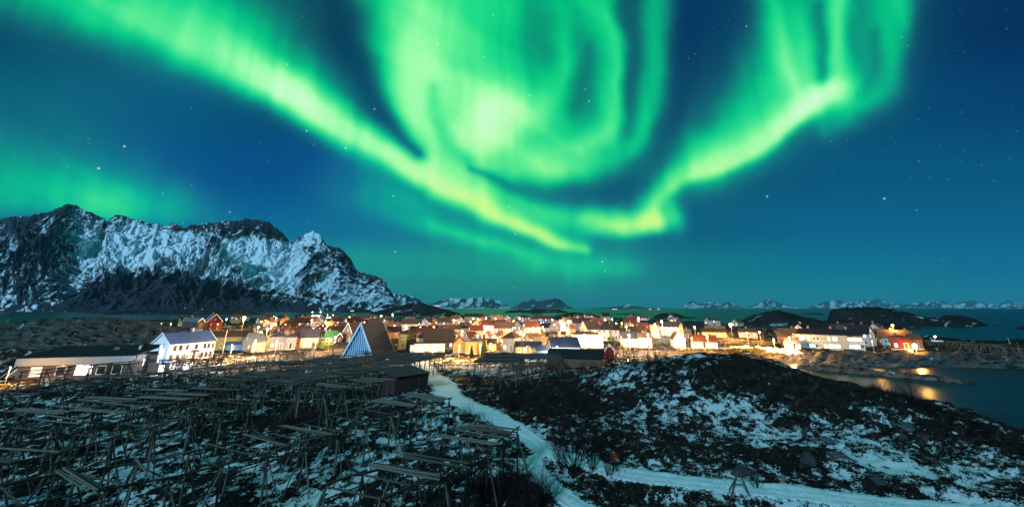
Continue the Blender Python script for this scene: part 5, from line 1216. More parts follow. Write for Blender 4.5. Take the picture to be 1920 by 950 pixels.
# ------------------------------------------------------------------ boats
def boat(name, label, px, base, depth, L, yaw, hullc, lights, cabin=True, mast=True, z=0.0, deck=1.0, group=None):
    dy, s = ray_s(base); Y = depth; X = Y*(px-CX)/dy
    e = empty(name, (X, Y, z), face_cam(X, Y)+R(yaw)); tag(e, label, 'boat' if name != 'ferry' else 'ferry', group)
    n = 12; B = L*.17; vs = []; 
    for i in range(n+1):
        u = i/n; x = (u-.5)*L; w = B/2*min(1, (1-u)**.6*1.9)*(.86 if u < .08 else 1); sh = deck*(1+.45*max(0, u-.5)**2*4)
        vs += [(x, -w*.55, -.35*deck), (x+.06*L*u*u, -w, sh), (x+.06*L*u*u, w, sh), (x, w*.55, -.35*deck)]
    fs = []
    for i in range(n):
        for k in range(4): fs.append((i*4+k, (i+1)*4+k, (i+1)*4+(k+1) % 4, i*4+(k+1) % 4))
    fs += [(0,1,2,3), (n*4+3, n*4+2, n*4+1, n*4)]
    b = MB(); b.add(vs, fs); b.build('hull', e, hullc)
    b = MB(); b.add([(v[0], v[1]*1.02, v[2]) for v in vs[1::4]]+[(v[0], v[1]*1.02, v[2]+.12*deck) for v in vs[1::4]], [(i, i+1, n+2+i, n+1+i) for i in range(n)]); b.add([(v[0], v[1]*1.02, v[2]) for v in vs[2::4]]+[(v[0], v[1]*1.02, v[2]+.12*deck) for v in vs[2::4]], [(n+1+i, n+2+i, i+1, i) for i in range(n)]); b.build('rail', e, M_TRIM)
    if cabin:
        tiers = 3 if name == 'ferry' else 1
        for t in range(tiers):
            x0, x1 = (-.42+.05*t)*L, (.30-.09*t)*L if tiers > 1 else -.05*L; zz = deck+t*2.5; w = B*(.40-.03*t)
            b = MB(); b.box(x0, -w, zz, x1, w, zz+2.35); b.build('cabin', e, surf('white_ship_paint', (.78,.78,.76), .08, 2, .5))
            m = max(3, int((x1-x0)/1.5))
            for i in range(m):
                x = x0+(i+.5)*(x1-x0)/m
                put_window(e, x, -w-.01, zz+1.35, 0, .9, .9, 2 if lights else 0, False)
            b = MB(); b.box(x0-.2, -w-.25, zz+2.352, x1+.2, w+.25, zz+2.48); b.build('deck', e, M_TRIM)
        top = deck+tiers*2.5
    else: top = deck
    if mast:
        for u in ((-.30, .12) if L > 20 else (-.2,)):
            b = MB(); b.tube((u*L,0,deck),(u*L,0,top+L*.16),.10,.05,6); b.tube((u*L-L*.05,0,top+L*.1),(u*L+L*.05,0,top+L*.1),.05,.05,5); b.build('mast', e, M_METAL)
            if lights:
                b = MB(); b.tube((0,0,-.3),(0,0,.3),.34,.34,8); o = b.build('mast_lamp', e, bulb(WHT)); o.location = (u*L, -.2, top+L*.165)
    if lights:
        for u in (-.3, 0, .3):
            l = bpy.data.lights.new('deck_light', 'POINT'); l.energy = lights; l.color = WHT; l.shadow_soft_size = .4
            o = bpy.data.objects.new('deck_light', l); COL.objects.link(o); o.parent = e; o.location = (u*L, -B*1.1, deck+4.0)
    return e
M_HULLW = surf('white_hull_paint', (.70,.70,.69), .1, 1, .45); M_HULLB = surf('dark_blue_hull_paint', (.03,.06,.13), .2, 1, .45); M_HULLO = surf('orange_hull_paint', (.6,.22,.03), .15, 1, .5)
boat('ferry', 'white passenger ferry ablaze with lights on the harbour channel', 596, 590.5, 640, 27, 4, M_HULLW, 16000, deck=2.2)
boat('fishing_boat', 'large fishing boat with lit decks and masts left of ferry', 524, 592, 600, 24, -8, M_HULLB, 7000, deck=2.4)
boat('fishing_boat', 'dark fishing boat with yellow deck right of ferry', 622, 589, 760, 22, 10, M_HULLO, 3500, deck=2.0)
boat('motor_boat', 'pale cabin cruiser moored right of dark brown quay house', 1749, 654, 222, 11.0, 178, M_HULLW, 500, deck=1.5, z=.2)
boat('motor_boat', 'small orange boat on dark water at far left', 103, 613, 470, 9, 4, M_HULLO, 260, deck=1.3)
boat('fishing_boat', 'low grey fishing boat with dim lamps at far left shore', 62, 619, 400, 18, 0, M_HULLB, 90, deck=1.5)
# masts and poles on the far left shore
for px, ba, tp, lab in ((6,626,597,'leaning pale mast at the far left shore'),(79,630,606,'pale mast with struts on rocks at left'),(1896,652,632,'slim pole on the point at far right')):
    dy, s = ray_s(ba); Y = 300. if px < 900 else 205.; X = Y*(px-CX)/dy; Z = CAM_Z-s*Y; H = Y*(s-ray_s(tp)[1])
    e = empty('mast', (X, Y, Z), 0); tag(e, lab, 'mast'); b = MB(); b.tube((0,0,-3),(.0,0,H),.18,.10,6); b.build('pole', e, surf('pale_pine', (.5,.38,.22), .2, 2))
    b = MB(); b.tube((-2.2,0,-2.5),(0,0,H*.35),.10,.08,5); b.tube((2.2,0,-2.5),(0,0,H*.35),.10,.08,5); b.build('strut', e, M_WOOD)
# lit houses on far shores
for i, (px, ba, D, col, lab) in enumerate(((302,586,1500,'w','white lit farmhouse on far shore below the mountain'),(290,586,1500,'y','yellow lit shed on far shore left of farmhouse'),(311,587,1450,'c','cream farmhouse with orange lamp on far shore'),(660,583.5,1300,'c','cream house on far shore behind harbour'),(4,581.5,2300,'w','white house on far shore at extreme left'),(820,574,1150,'w','small lit cabin on dark hill beyond the water'),
        (1150,580,1900,'w','leftmost white lit house on distant skerries'),(1155,580,1900,'w','middle white lit house on distant skerries'),(1219,579.6,1950,'w','white lit house on distant skerries right of low mountain'),(1235,579.9,1950,'w','rightmost white lit house on distant skerries'))):
    dy, s = ray_s(ba); X = D*(px-CX)/dy; Z = CAM_Z-s*D-(0 if px != 820 else 0)
    house('house', lab, 'house', X, D, max(Z, .4), face_cam(X, D), 11, 7, 3.5, 3, col, 'b', 1.0, group='lit houses on far shores', litmat=2, small=True)
# ------------------------------------------------------------------ fish drying racks
rk = random.Random(21)
def gzs(pts):
    a = np.array(pts, float); return ground_z(a[:, 0], a[:, 1])
def rack(label, A, B, width, h, bay=4.0, bundles=(), sparse=0, dense=False, group='fish drying racks', braces=True, pr=.066, top=None, rails=True):
    """two rows of posts with rails along them and loose poles laid across"""
    A = Vector(A); B = Vector(B); d = (B-A); L = d.length; d /= L; n = Vector((d.y, -d.x)); nb = max(2, int(round(L/bay)))
    P = lambda s, t: A+d*s+n*t
    g = lambda p: gz(p.x, p.y)
    z0 = g(P(L/2, width/2)); e = empty('drying_rack', (A.x, A.y, g(A))); tag(e, label, 'drying rack', group)
    O = Vector(e.location); ss = np.linspace(0, L, nb+1)
    gl = [[g(P(s, t)) for t in (0, width)] for s in ss]
    # the rails keep a smooth line above the uneven ground
    av = np.array(gl); k = np.array([np.mean(av[max(0, i-1):i+2]) for i in range(nb+1)]); tz = k+h if top is None else np.full(nb+1, top)
    V = lambda p, z: Vector((p.x, p.y, z))-O
    for i, s in enumerate(ss):
        for j, t in enumerate((0, width)):
            p = P(s+rk.uniform(-.15, .15), t); zt = tz[i]
            pole('post', V(p, gl[i][j]-.35), V(P(s, t), zt+.12), rk.uniform(.085, .11), rk.choice((M_WOOD, M_WOOD, M_WOODL)), e)
            if braces:
                sg = 1 if (i+j) % 2 else -1
                q = P(s+sg*rk.uniform(1.3, 2.0), t+(.25 if j else -.25)); pole('brace', V(q, g(q)-.2), V(P(s, t), zt-.1), rk.uniform(.058, .075), rk.choice((M_WOOD, M_WOODL)), e)
                q = P(s+rk.uniform(-.3, .3), t+(1.5 if j else -1.5)*rk.uniform(.7, 1.1))
                if rk.random() < .7: pole('brace', V(q, g(q)-.2), V(P(s, t), zt-.15), rk.uniform(.058, .075), rk.choice((M_WOOD, M_WOODL)), e)
        pole('crossbeam', V(P(s, -.4), tz[i]), V(P(s, width+.4), tz[i]+rk.uniform(-.08, .08)), .06, M_WOOD, e)
    if rails:
        for j, t in enumerate((0, width)):
            for i in range(nb):
                pole('rail', V(P(ss[i]-.4, t), tz[i]+.11), V(P(ss[i+1]+.4, t+rk.uniform(-.1, .1)), tz[i+1]+.11+rk.uniform(-.03, .05)), rk.uniform(.075, .09), rk.choice((M_WOOD, M_WOOD, M_WOODL)), e)
                if rk.random() < .6: pole('rail', V(P(ss[i]-.2, t+.2), tz[i]-.55), V(P(ss[i+1]+.2, t+.2), tz[i+1]-.5), .05, M_WOOD, e)
    ztop = lambda s: float(np.interp(s, ss, tz))
    def cross(s, skew, mat=None, r=None, lift=0):
        a = P(s+rk.uniform(-.1, .1), -rk.uniform(.3, .9)); b = P(s+skew+rk.uniform(-.15, .15), width+rk.uniform(.3, .9)); z = ztop(s)+.24+lift
        return V(a, z+rk.uniform(-.03, .03)), V(b, z+rk.uniform(-.03, .03)), r or rk.uniform(pr*.8, pr*1.2)
    for s, cnt_, skew in bundles:
        for q in range(max(3, int(cnt_*.62))):
            a, b, r = cross(s+q*.17, skew, lift=rk.choice((0, 0, .1)))
            pole('pole', a, b, r, rk.choice((M_WOODL, M_WOODL, M_WOOD)), e)
    for q in range(sparse):
        a, b, r = cross(rk.uniform(0, L), rk.uniform(-1.2, 1.2)); pole('pole', a, b, r, rk.choice((M_WOODL, M_WOOD)), e)
    if dense:
        b = MB()
        for q in range(int(L/dense)):
            a, c, r = cross(q*dense, rk.uniform(-1.1, 1.1), lift=rk.choice((0, .0, .09, .18, .3))); b.tube(a, c, r, r*.75, 5)
        o = b.build('poles', e, M_WOOD); o['kind'] = 'stuff'
    return e
# near racks beside the path
rack('stripped drying rack nearest the snowy path, three pole bundles across it', (-10.6,27.0), (-3.4,43.5), 4.2, 3.5, 3.0, [(4.2,8,.2),(7.6,7,.1),(15.2,8,.2),(12.6,6,.1)], 3)
rack('long bare drying rack left of rack nearest the snowy path', (-29.5,27.5), (-12.0,57.5), 5.0, 3.5, 3.2, [(2.2,9,.1),(13.6,8,.1),(16.8,8,.2),(27.5,12,.0),(32.3,14,.3)], 6)
rack('drying rack at lower left corner with crossed braces and few poles', (-41.5,27.5), (-34.0,52), 4.8, 3.7, 3.1, [(6,5,.5)], 5)
rack('drying rack at left edge carrying two wide bundles of poles', (-52.0,41.0), (-46.6,63.0), 5.4, 3.7, 3.1, [(5.0,10,.6),(11.5,9,.6),(17.5,8,.5)], 6)
rack('drying rack joined to right side of rack with two wide bundles', (-46.0,42.0), (-40.8,64.0), 5.4, 3.6, 3.1, [(4.6,8,.4),(10.9,9,.4),(17.4,9,.4)], 7)
rack('bare drying rack at far left edge of the racks, no poles on top', (-66,47), (-61,72), 5.0, 3.7, 3.2, [(20,6,.4)], 3)
rack('drying rack behind far left bare rack, few scattered poles', (-58,66), (-53.5,88), 5.0, 3.5, 3.1, [(7,7,.4)], 8)
rack('thin open drying rack in front of brown shed, one bundle on it', (-28.5,60.0), (-22.5,72.0), 4.6, 3.2, 3.0, [(3,10,.2)], 7)
rack('drying rack thick with poles left of brown shed, nearest of the dense ones', (-36.5,66.0), (-29.0,90.0), 6.0, 3.5, 3.0, [], 6, dense=.44)
rack('dense drying rack left of the nearest dense one', (-46.0,68.0), (-38.5,96.0), 6.4, 3.5, 3.1, [], 10, dense=.6)
rack('dense drying rack behind nearest dense one, before triangular hall', (-29.0,92.0), (-24.5,116.0), 6.4, 3.6, 3.1, [], 5, dense=.5)
rack('dense drying rack with sagging poles left of triangular hall', (-39.5,98.0), (-34.0,122.0), 6.6, 3.6, 3.2, [], 5, dense=.56)
rack('dense drying rack in middle of the left rack field', (-55.0,90.0), (-48.0,118.0), 6.4, 3.4, 3.2, [], 5, dense=.6)
rack('see through drying rack in front of grey hipped house', (-76.0,124.0), (-58.0,128.0), 5.0, 3.4, 3.2, [], 12)
rack('open drying rack in front of cream gabled house', (-94.0,126.0), (-79.0,124.5), 5.0, 3.2, 3.4, [], 6)
rack('pale drying rack right of triangular hall at the path end', (-43.0,128.0), (-34.0,126.0), 5.0, 3.2, 3.2, [], 5, dense=.6)
rack('sparse drying rack at left behind white annexe snow bank', (-80.0,72.0), (-72.0,98.0), 5.0, 3.2, 3.2, [], 5)
# flat topped racks in the middle, right of the path
rack('broad flat topped drying rack right of path, densely covered', (-8.2,97.0), (-6.4,120.0), 9.0, 3.4, 4.6, [], 4, dense=.33)
rack('flat topped drying rack right of the broad one, densely covered', (1.6,97.0), (3.4,120.0), 9.0, 3.4, 4.6, [], 4, dense=.33)
rack('lower front drying rack below flat topped racks', (-2.6,88.0), (9.0,89.5), 4.0, 2.6, 3.0, [], 5, dense=.3)
# racks far off on the point at right
dr = []
for k, (px, ba) in enumerate(((1766,657),(1806,659),(1846,661),(1888,664))):
    x, y, z = hit(px, ba)
    rack(('roofed frame like drying rack right of cabin cruiser','drying rack on the point, second from cabin cruiser','drying rack on the point, third from cabin cruiser','last drying rack on the point at the right edge')[k], (x, y), (x+7.6, y-1.2), 5.0, 3.0, 2.6, [], 3, group='drying racks on the far point')
for k, (px, ba) in enumerate(((185,622),(250,616),(300,620))):
    x, y, z = hit(px, ba)
    rack(('drying rack on top of rocky knoll at left','drying rack on knoll behind the rocks, further right','drying rack below knoll near yellow green cottage')[k], (x-12, y), (x+12, y+3), 5.0, 3.0, 4.4, [], 4, group='drying racks on the knoll')
# sawhorse by the lower edge of the path
x, y, z = hit(1392, 934); e = empty('sawhorse', (x, y, z)); tag(e, 'dark wooden trestle standing beside snowy path at bottom right', 'trestle')
for sx, ln in ((-.95, 0), (.75, .1)):
    pole('leg', (sx, ln, -.25), (.06*sx, 0, 1.75), .075, M_WOOD, e)
pole('leg', (-.7, .9, -.2), (0, .05, 1.7), .06, M_WOOD, e); pole('crossbar', (-.55, .08, .8), (.45, .08, .85), .05, M_WOOD, e)

# ------------------------------------------------------------------ boulders
def boulder_mesh(seed, n=3, flat=.7):
    bm = bmesh.new(); bmesh.ops.create_icosphere(bm, subdivisions=n, radius=1.0); P = np.array([v.co[:] for v in bm.verts])
    r = .72+.55*fbm(P[:, 0]*1.3+seed*7, P[:, 1]*1.3+P[:, 2]*1.7, 3, seed)+.10*(fbm(P[:, 0]*5+seed, P[:, 1]*5-P[:, 2]*4, 2, seed+3)-.5)
    P = P*r[:, None]
    rng = np.random.RandomState(seed)
    for k in range(14):                                            # cleaved faces
        nrm = rng.normal(size=3); nrm /= np.linalg.norm(nrm); d = P@nrm; c = rng.uniform(.50, .80); P = P-np.outer(np.maximum(d-c, 0)*.97, nrm)
    P[:, 2] *= flat
    for v, p in zip(bm.verts, P): v.co = p
    me = bpy.data.meshes.new('boulder'); bm.to_mesh(me); bm.free(); me.polygons.foreach_set('use_smooth', [False]*len(me.polygons)); return me
def rock_mat(name, c):
    m, nt, bs = nodes(name); co = coord(nt, 'Object'); n = noise(nt, co, 2.2, 6, .62); g = nt.nodes.new('ShaderNodeNewGeometry'); sx = nt.nodes.new('ShaderNodeSeparateXYZ'); lk(nt, g.outputs['Normal'], sx.inputs[0])
    rk_ = ramp(nt, n, [(.3, tuple(x*.5 for x in c)), (.55, c), (.75, tuple(min(1, x*1.7) for x in c))])
    s = mapr(nt, math_(nt, 'ADD', sx.outputs['Z'], math_(nt, 'MULTIPLY', n, .5)), 1.26, 1.34)
    lk(nt, mixc(nt, s, rk_, (.70,.73,.76)), bs.inputs['Base Color']); bs.inputs['Roughness'].default_value = .85; bump(nt, bs, n, .7, .12); return m
M_ROCK = rock_mat('lichen_grey_rock', (.060,.058,.064)); M_ROCKD = rock_mat('dark_wet_rock', (.026,.024,.027))
BM_ = [boulder_mesh(s, 3, f) for s, f in ((2,.75),(5,.6),(9,.9),(14,.5))]
for m in BM_[:3]: m.materials.append(M_ROCK)
BM_[3].materials.append(M_ROCK)
BD = [boulder_mesh(s, 2, f) for s, f in ((21,.8),(25,.65),(33,.9))]
for m in BD: m.materials.append(M_ROCKD)
def boulder(px, py, r, label, group, me, sc=(1,1,1)):
    x, y, z = hit(px, py) if not isinstance(px, tuple) else (*px, gz(*px)); o = bpy.data.objects.new('boulder', me); COL.objects.link(o)
    r *= .5; o.location = (x, y, z-r*.12); o.scale = (r*sc[0], r*sc[1], r*sc[2]); o.rotation_euler = (rk.uniform(-.2,.2), rk.uniform(-.2,.2), rk.uniform(0, 6.28)); tag(o, label, 'boulder', group); return o
BG = 'boulders on the right hillside'
for px, py, r, sc, k, lab in ((1556,830,1.5,(1.1,1,1.2),0,'grey boulder highest in the group of pale rocks on snowy slope'),(1570,856,1.7,(1.3,1,.8),1,'broad pale boulder with sloping top in snow'),(1515,866,1.9,(1.1,1,1.1),2,'largest dark boulder beside the pale rocks on the slope'),(1556,880,.7,(.8,.8,1.2),0,'small upright stone below the broad pale boulder'),
     (1690,795,2.6,(1.9,1,.45),3,'long smooth rock slab on the crest above the bay'),(1648,905,1.5,(1.1,1,.9),2,'dark square boulder above the path at lower right'),(1800,830,1.4,(1.8,1,.5),3,'low rock rib on crest near right edge'),(1400,885,2.2,(1.8,1,.7),1,'wide low dark boulder above path left of trestle'),(1235,875,1.2,(1.4,1,.6),0,'low boulder beside path right of the person'),
     (1340,735,1.5,(1.3,1,.7),1,'dark boulder high on the left flank of the hill'),(1480,745,1.8,(1.5,1,.7),3,'broad dark rock under hill crest'),(1440,800,1.3,(1.2,1,.8),0,'dark rock in middle of snowy slope'),(1870,905,1.3,(1.5,1,.6),1,'half snowed rock near lower right corner'),(1740,860,1.1,(1.3,1,.6),2,'small grey rock among snow patches near right edge'),(1310,830,1.1,(1.3,1,.6),0,'dark rock on slope above the person'),(686,872,1.5,(1.2,1,.8),1,'round snow capped boulder between the racks'),(760,903,.9,(1.2,1,.7),2,'small dark boulder under rack nearest path')):
    boulder(px, py, r, lab, BG if px > 1100 else 'boulders among the racks', BD[k % 3] if 'dark' in lab else BM_[k], sc)
for i in range(46):
    px, py = (rk.gauss(600, 62), rk.gauss(772, 13)) if i < 30 else (rk.gauss(400, 80), rk.gauss(845, 26))
    boulder(px, py, rk.uniform(.45, 1.05), 'dark boulder in the rubble heap below the dense racks' if i < 30 else 'dark boulder in loose rocks under the lower left racks', 'rubble heap boulders' if i < 30 else 'loose rocks under racks', BD[i % 3], (rk.uniform(.8,1.4), rk.uniform(.8,1.2), rk.uniform(.7,1.1)))
for i in range(26):
    u = rk.random(); X = 84+22*u+rk.uniform(-1,3); Y = 140+27*u+rk.uniform(0,5)
    boulder((X, Y), 0, rk.uniform(1.4, 2.8), 'orange lit boulder in rock armour below shore road', 'rock armour below shore road', BD[i % 3] if i % 2 else BM_[i % 3], (rk.uniform(.8,1.4), 1, rk.uniform(.7,1.1)))

# ------------------------------------------------------------------ vegetation
def bush_arrays(seed, h, nstem, spread, sub=3, r0=.035):
    rg = random.Random(seed); V = []; F = []
    def seg(a, b, ra, rb):
        d = (b-a); 
        if d.length < 1e-4: return
        d.normalize(); up = Vector((0,0,1)) if abs(d.z) < .9 else Vector((1,0,0)); x = d.cross(up).normalized(); y = x.cross(d); o = len(V)
        for c, r in ((a, ra), (b, rb)):
            for t in (0, 2.094, 4.189): V.append(c+x*(r*math.cos(t))+y*(r*math.sin(t)))
        for i in range(3): F.append((o+i, o+(i+1) % 3, o+3+(i+1) % 3, o+3+i))
    def grow(p, d, L, r, lev):
        n = 3
        for i in range(n):
            q = p+d*(L/n); seg(p, q, r*(1-i/n*.6), r*(1-(i+1)/n*.6)); p = q
            d = (d+Vector((rg.gauss(0,.16), rg.gauss(0,.16), rg.gauss(.05,.10)))).normalized()
            if lev > 0 and i > 0 or lev > 1:
                for k in range(2 if lev > 1 else 1):
                    dd = (d+Vector((rg.gauss(0,.55), rg.gauss(0,.55), rg.uniform(-.1,.4)))).normalized(); grow(p, dd, L*rg.uniform(.35,.6), r*.5, lev-1)
    for s in range(nstem):
        a = rg.uniform(0, 6.28); l = rg.uniform(0, spread); d = Vector((math.cos(a)*l, math.sin(a)*l, 1)).normalized()
        grow(Vector((math.cos(a)*l*.35*h*.4, math.sin(a)*l*.35*h*.4, -.1)), d, h*rg.uniform(.6, 1), r0*rg.uniform(.6, 1.1), 2 if sub > 2 else 1)
    return np.array([v[:] for v in V]), np.array(F)
M_TWIG = surf('dark_twig_bark', (.020,.012,.013), .4, 6, .9, bumps=0); M_TWIGL = surf('pale_twig_bark', (.15,.11,.075), .4, 6, .9, bumps=0)
BUSHM = []
for i in range(4):
    v, f = bush_arrays(40+i, 2.4, 13, .75); BUSHM.append(np_mesh('bush_twigs', v, f, M_TWIG))
BUSHT = []
for i in range(2):
    v, f = bush_arrays(60+i, 4.6, 6, .42, 3, .07); BUSHT.append(np_mesh('tree_branches', v, f, M_TWIGL))
def bush(px, py, s, label, group=None, name='bush', me=None, cat='bush', xyz=None):
    x, y, z = xyz or hit(px, py); e = empty(name, (x, y, z-.05), rk.uniform(0, 6.28)); tag(e, label, cat, group)
    o = bpy.data.objects.new('branches', me or BUSHM[rk.randrange(4)]); COL.objects.link(o); o.parent = e; o.scale = (s, s, s)
    b = MB(); b.tube((0,0,-.3),(0,0,.35*s),.10*s,.06*s,6); b.build('stem', e, M_TWIG); return e
BL = ((1078,882,1.75,'largest dark leafless bush at bend of the path'),(1112,884,1.2,'leafless bush between large bush and the person'),(1050,872,1.1,'leafless bush left of the largest path bush'),(1140,893,.8,'low leafless bush at feet of the person'),(1010,945,1.0,'leafless bush between two tracks at bottom'),(975,938,1.15,'thick leafless bush at bottom middle'),(940,950,1.2,'leafless bush at bottom edge left of tracks'),(905,945,.9,'leafless bush below rack nearest the path'),(960,770,1.0,'leafless bush right of path halfway up'),(1020,775,1.2,'dark leafless bush in hollow below flat topped racks'),(1075,760,1.2,'dark leafless bush at foot of snowy slope'),(895,720,1.3,'dark leafless bush right of path below flat topped rack'),(1115,735,1.3,'leafless bush left of upper snow field'),(1225,715,1.5,'pale leafless bush below the bright yard'),(1150,690,1.6,'dark scrub bush below tiny red hut'),(1190,690,1.5,'scrub bush catching lamp light below bright yard'),(1436,690,.7,'tangled bush on hill crest before orange rocks'),(790,702,.9,'lone leafless bush on snow left of path'),(825,700,.8,'small leafless bush on snow right of path end'),(1710,745,.9,'tufted bush on crest against the bay'),(1655,728,.8,'small bush on crest left of golden reflection'),(1420,915,.6,'low twiggy bush behind trestle'),(1860,812,.8,'low bush on crest near right edge'),(340,690,1.5,'leafless bush before left part of big white house'),(366,688,1.6,'leafless bush before door of big white house'),(300,694,1.3,'leafless bush at left corner of big white house'),(265,706,1.3,'frosted bush before white annexe'),(405,684,1.4,'leafless bush beside flagpole'),(200,716,1.3,'leafless bush before dark windows of long workshop'))
for px, py, s, lab in BL: bush(px, py, s, lab, 'leafless bushes')
for px, py, s, lab in ((1466,652,1.3,'fan shaped leafless tree lit orange left of bright hut'),(1434,645,1.2,'round leafless tree lit orange by bend of shore road'),(1480,648,1.1,'leafless tree lit orange right of fan shaped tree'),(1145,640,1.4,'leafless tree lit yellow right of tallest white house'),(625,664,1.1,'leafless tree in lit garden left of triangular hall'),(650,670,1.0,'leafless tree at left foot of triangular hall'),(1715,642,1.2,'leafless tree between quay houses and boat'),(320,608,2.0,'pale leafless tree by yellow green cottage'),(980,668,1.1,'leafless tree before mansard villa lamps'),(940,668,1.0,'leafless tree left of mansard villa lamps'),(1172,668,1.0,'leafless tree glimmering in front of bright yard')):
    bush(px, py, s, lab, 'lit leafless trees', 'leafless_tree', BUSHT[rk.randrange(2)], 'tree')
def leaf_crown(seed, n, rx, rz, z0, conic):
    rg = np.random.RandomState(seed); V = []; F = []
    for i in range(n):
        if conic:
            u = rg.uniform(0, 1)**.8; lay = np.floor(u*9)/9+.04; r = rx*(1-u)*(.55+.45*rg.rand())*(1.15-.9*(u*9 % 1)); a = rg.uniform(0, 6.28); c = np.array([r*math.cos(a), r*math.sin(a), z0+rz*u-.25*r]); s = .28
        else:
            q = rg.normal(size=3); q /= np.linalg.norm(q); q *= rg.uniform(.55, 1)**.5; cl = 1+.25*math.sin(q[0]*5+seed)*math.cos(q[1]*6); c = np.array([q[0]*rx*cl, q[1]*rx*cl, z0+rz*(q[2]+1)/2*cl]); s = .16
        a = rg.normal(size=3); b = rg.normal(size=3); a *= s/np.linalg.norm(a); b *= s*.6/np.linalg.norm(b); o = len(V); V += [c-a, c+b, c+a]; F.append((o, o+1, o+2))
    return np.array(V), np.array(F)
M_NEEDLE = surf('dark_spruce_needles', (.018,.030,.016), .5, 3, .8, bumps=0); M_LEAF = surf('yellow_green_leaves', (.10,.13,.018), .4, 3, .7, bumps=0)
def spruce(px, base, h, label, depth=None):
    x, y, z = hit(px, base); e = empty('spruce', (x, y, z)); tag(e, label, 'tree')
    v, f = leaf_crown(int(px), 2600, h*.26, h*.9, h*.1, True); obj('crown', np_mesh('crown', v, f, M_NEEDLE), e); b = MB(); b.tube((0,0,-.4),(0,0,h*.97),.16,.03,7)
    for i in range(40):
        u = i/40; a = i*2.4; r = h*.24*(1-u); b.tube((0,0,h*(.1+.87*u)),(r*math.cos(a),r*math.sin(a),h*(.1+.87*u)-.15*r),.03,.01,4)
    b.build('trunk', e, M_TWIG)
spruce(907, 668, 6.6, 'dark spruce before yellow and white corner house')
spruce(1120, 602, 6.5, 'dark spruce on hill between cream bungalow and two gabled house')
spruce(884, 672, 3.6, 'small spruce left of taller dark spruce')
def leafy(px, base, rx, rz, label):
    x, y, z = hit(px, base); e = empty('leafy_bush', (x, y, z)); tag(e, label, 'bush'); v, f = leaf_crown(int(px), 2600, rx, rz, .3, False); obj('crown', np_mesh('crown', v, f, M_LEAF), e); b = MB()
    for k in range(5): a = k*1.256; b.tube((0,0,-.3),(rx*.5*math.cos(a),rx*.5*math.sin(a),rz*.8),.06,.02,5)
    b.build('stem', e, M_TWIG)
leafy(608, 656, 2.2, 2.8, 'lit yellow green leafy bush left of triangular hall'); leafy(594, 654, 1.5, 2.0, 'smaller dim green bush left of the lit leafy bush')
leafy(1146, 642, 1.8, 2.6, 'yellow lit bush behind long overlit white house')
# thicket masses: bush twigs joined into one mass nobody could count
VV = []; FF = []; off = 0
base_b = [bush_arrays(80+i, 1.7, 7, .9, 2, .03) for i in range(5)]
def scatter(px0, px1, py0, py1, n, smin, smax):
    global off
    for i in range(n):
        x, y, z = hit(rk.uniform(px0, px1), rk.uniform(py0, py1)); 
        if pdist(np.array([x]), np.array([y]), PATHQ)[0] < 2.6: continue
        v, f = base_b[rk.randrange(5)]; s = rk.uniform(smin, smax); a = rk.uniform(0, 6.28); c, sn_ = math.cos(a), math.sin(a)
        w = np.stack([x+s*(v[:, 0]*c-v[:, 1]*sn_), y+s*(v[:, 0]*sn_+v[:, 1]*c), z-.05+s*v[:, 2]], 1); VV.append(w); FF.append(f+off); off += len(v)
scatter(868, 1120, 705, 800, 120, .7, 1.5); scatter(1090, 1250, 668, 705, 70, .7, 1.5); scatter(870, 1110, 672, 690, 20, .5, .9); scatter(1040, 1130, 800, 860, 26, .6, 1.2); scatter(860, 1040, 915, 950, 46, .5, 1.1); scatter(1150, 1250, 730, 860, 24, .4, .8)
scatter(1250, 1560, 690, 740, 40, .3, .6); scatter(380, 480, 672, 690, 24, .6, 1.1); scatter(120, 330, 700, 722, 26, .5, 1.0); scatter(480, 640, 664, 690, 30, .6, 1.1); scatter(440, 760, 755, 800, 26, .4, .8); scatter(1270, 1900, 760, 930, 46, .3, .6); scatter(1560, 1900, 712, 830, 30, .3, .7)
tag(obj('undergrowth', np_mesh('undergrowth', np.concatenate(VV), np.concatenate(FF), M_TWIG)), kind='stuff')
VV = []; FF = []; off = 0
for i in range(170):
    px, py = rk.uniform(430, 1480), rk.uniform(606, 662); x, y, z = hit(px, py)
    if y < 118 or z < 2.4 or any(math.hypot(x-a, y-b) < r*.75 for a, b, r in FOOT): continue
    v, f = base_b[rk.randrange(5)]; q = rk.uniform(1.0, 2.3); a = rk.uniform(0, 6.28); c, sn_ = math.cos(a), math.sin(a)
    VV.append(np.stack([x+q*(v[:, 0]*c-v[:, 1]*sn_), y+q*(v[:, 0]*sn_+v[:, 1]*c), z-.05+q*v[:, 2]], 1)); FF.append(f+off); off += len(v)
tag(obj('garden_shrubbery', np_mesh('garden_shrubbery', np.concatenate(VV), np.concatenate(FF), M_TWIGL)), kind='stuff')
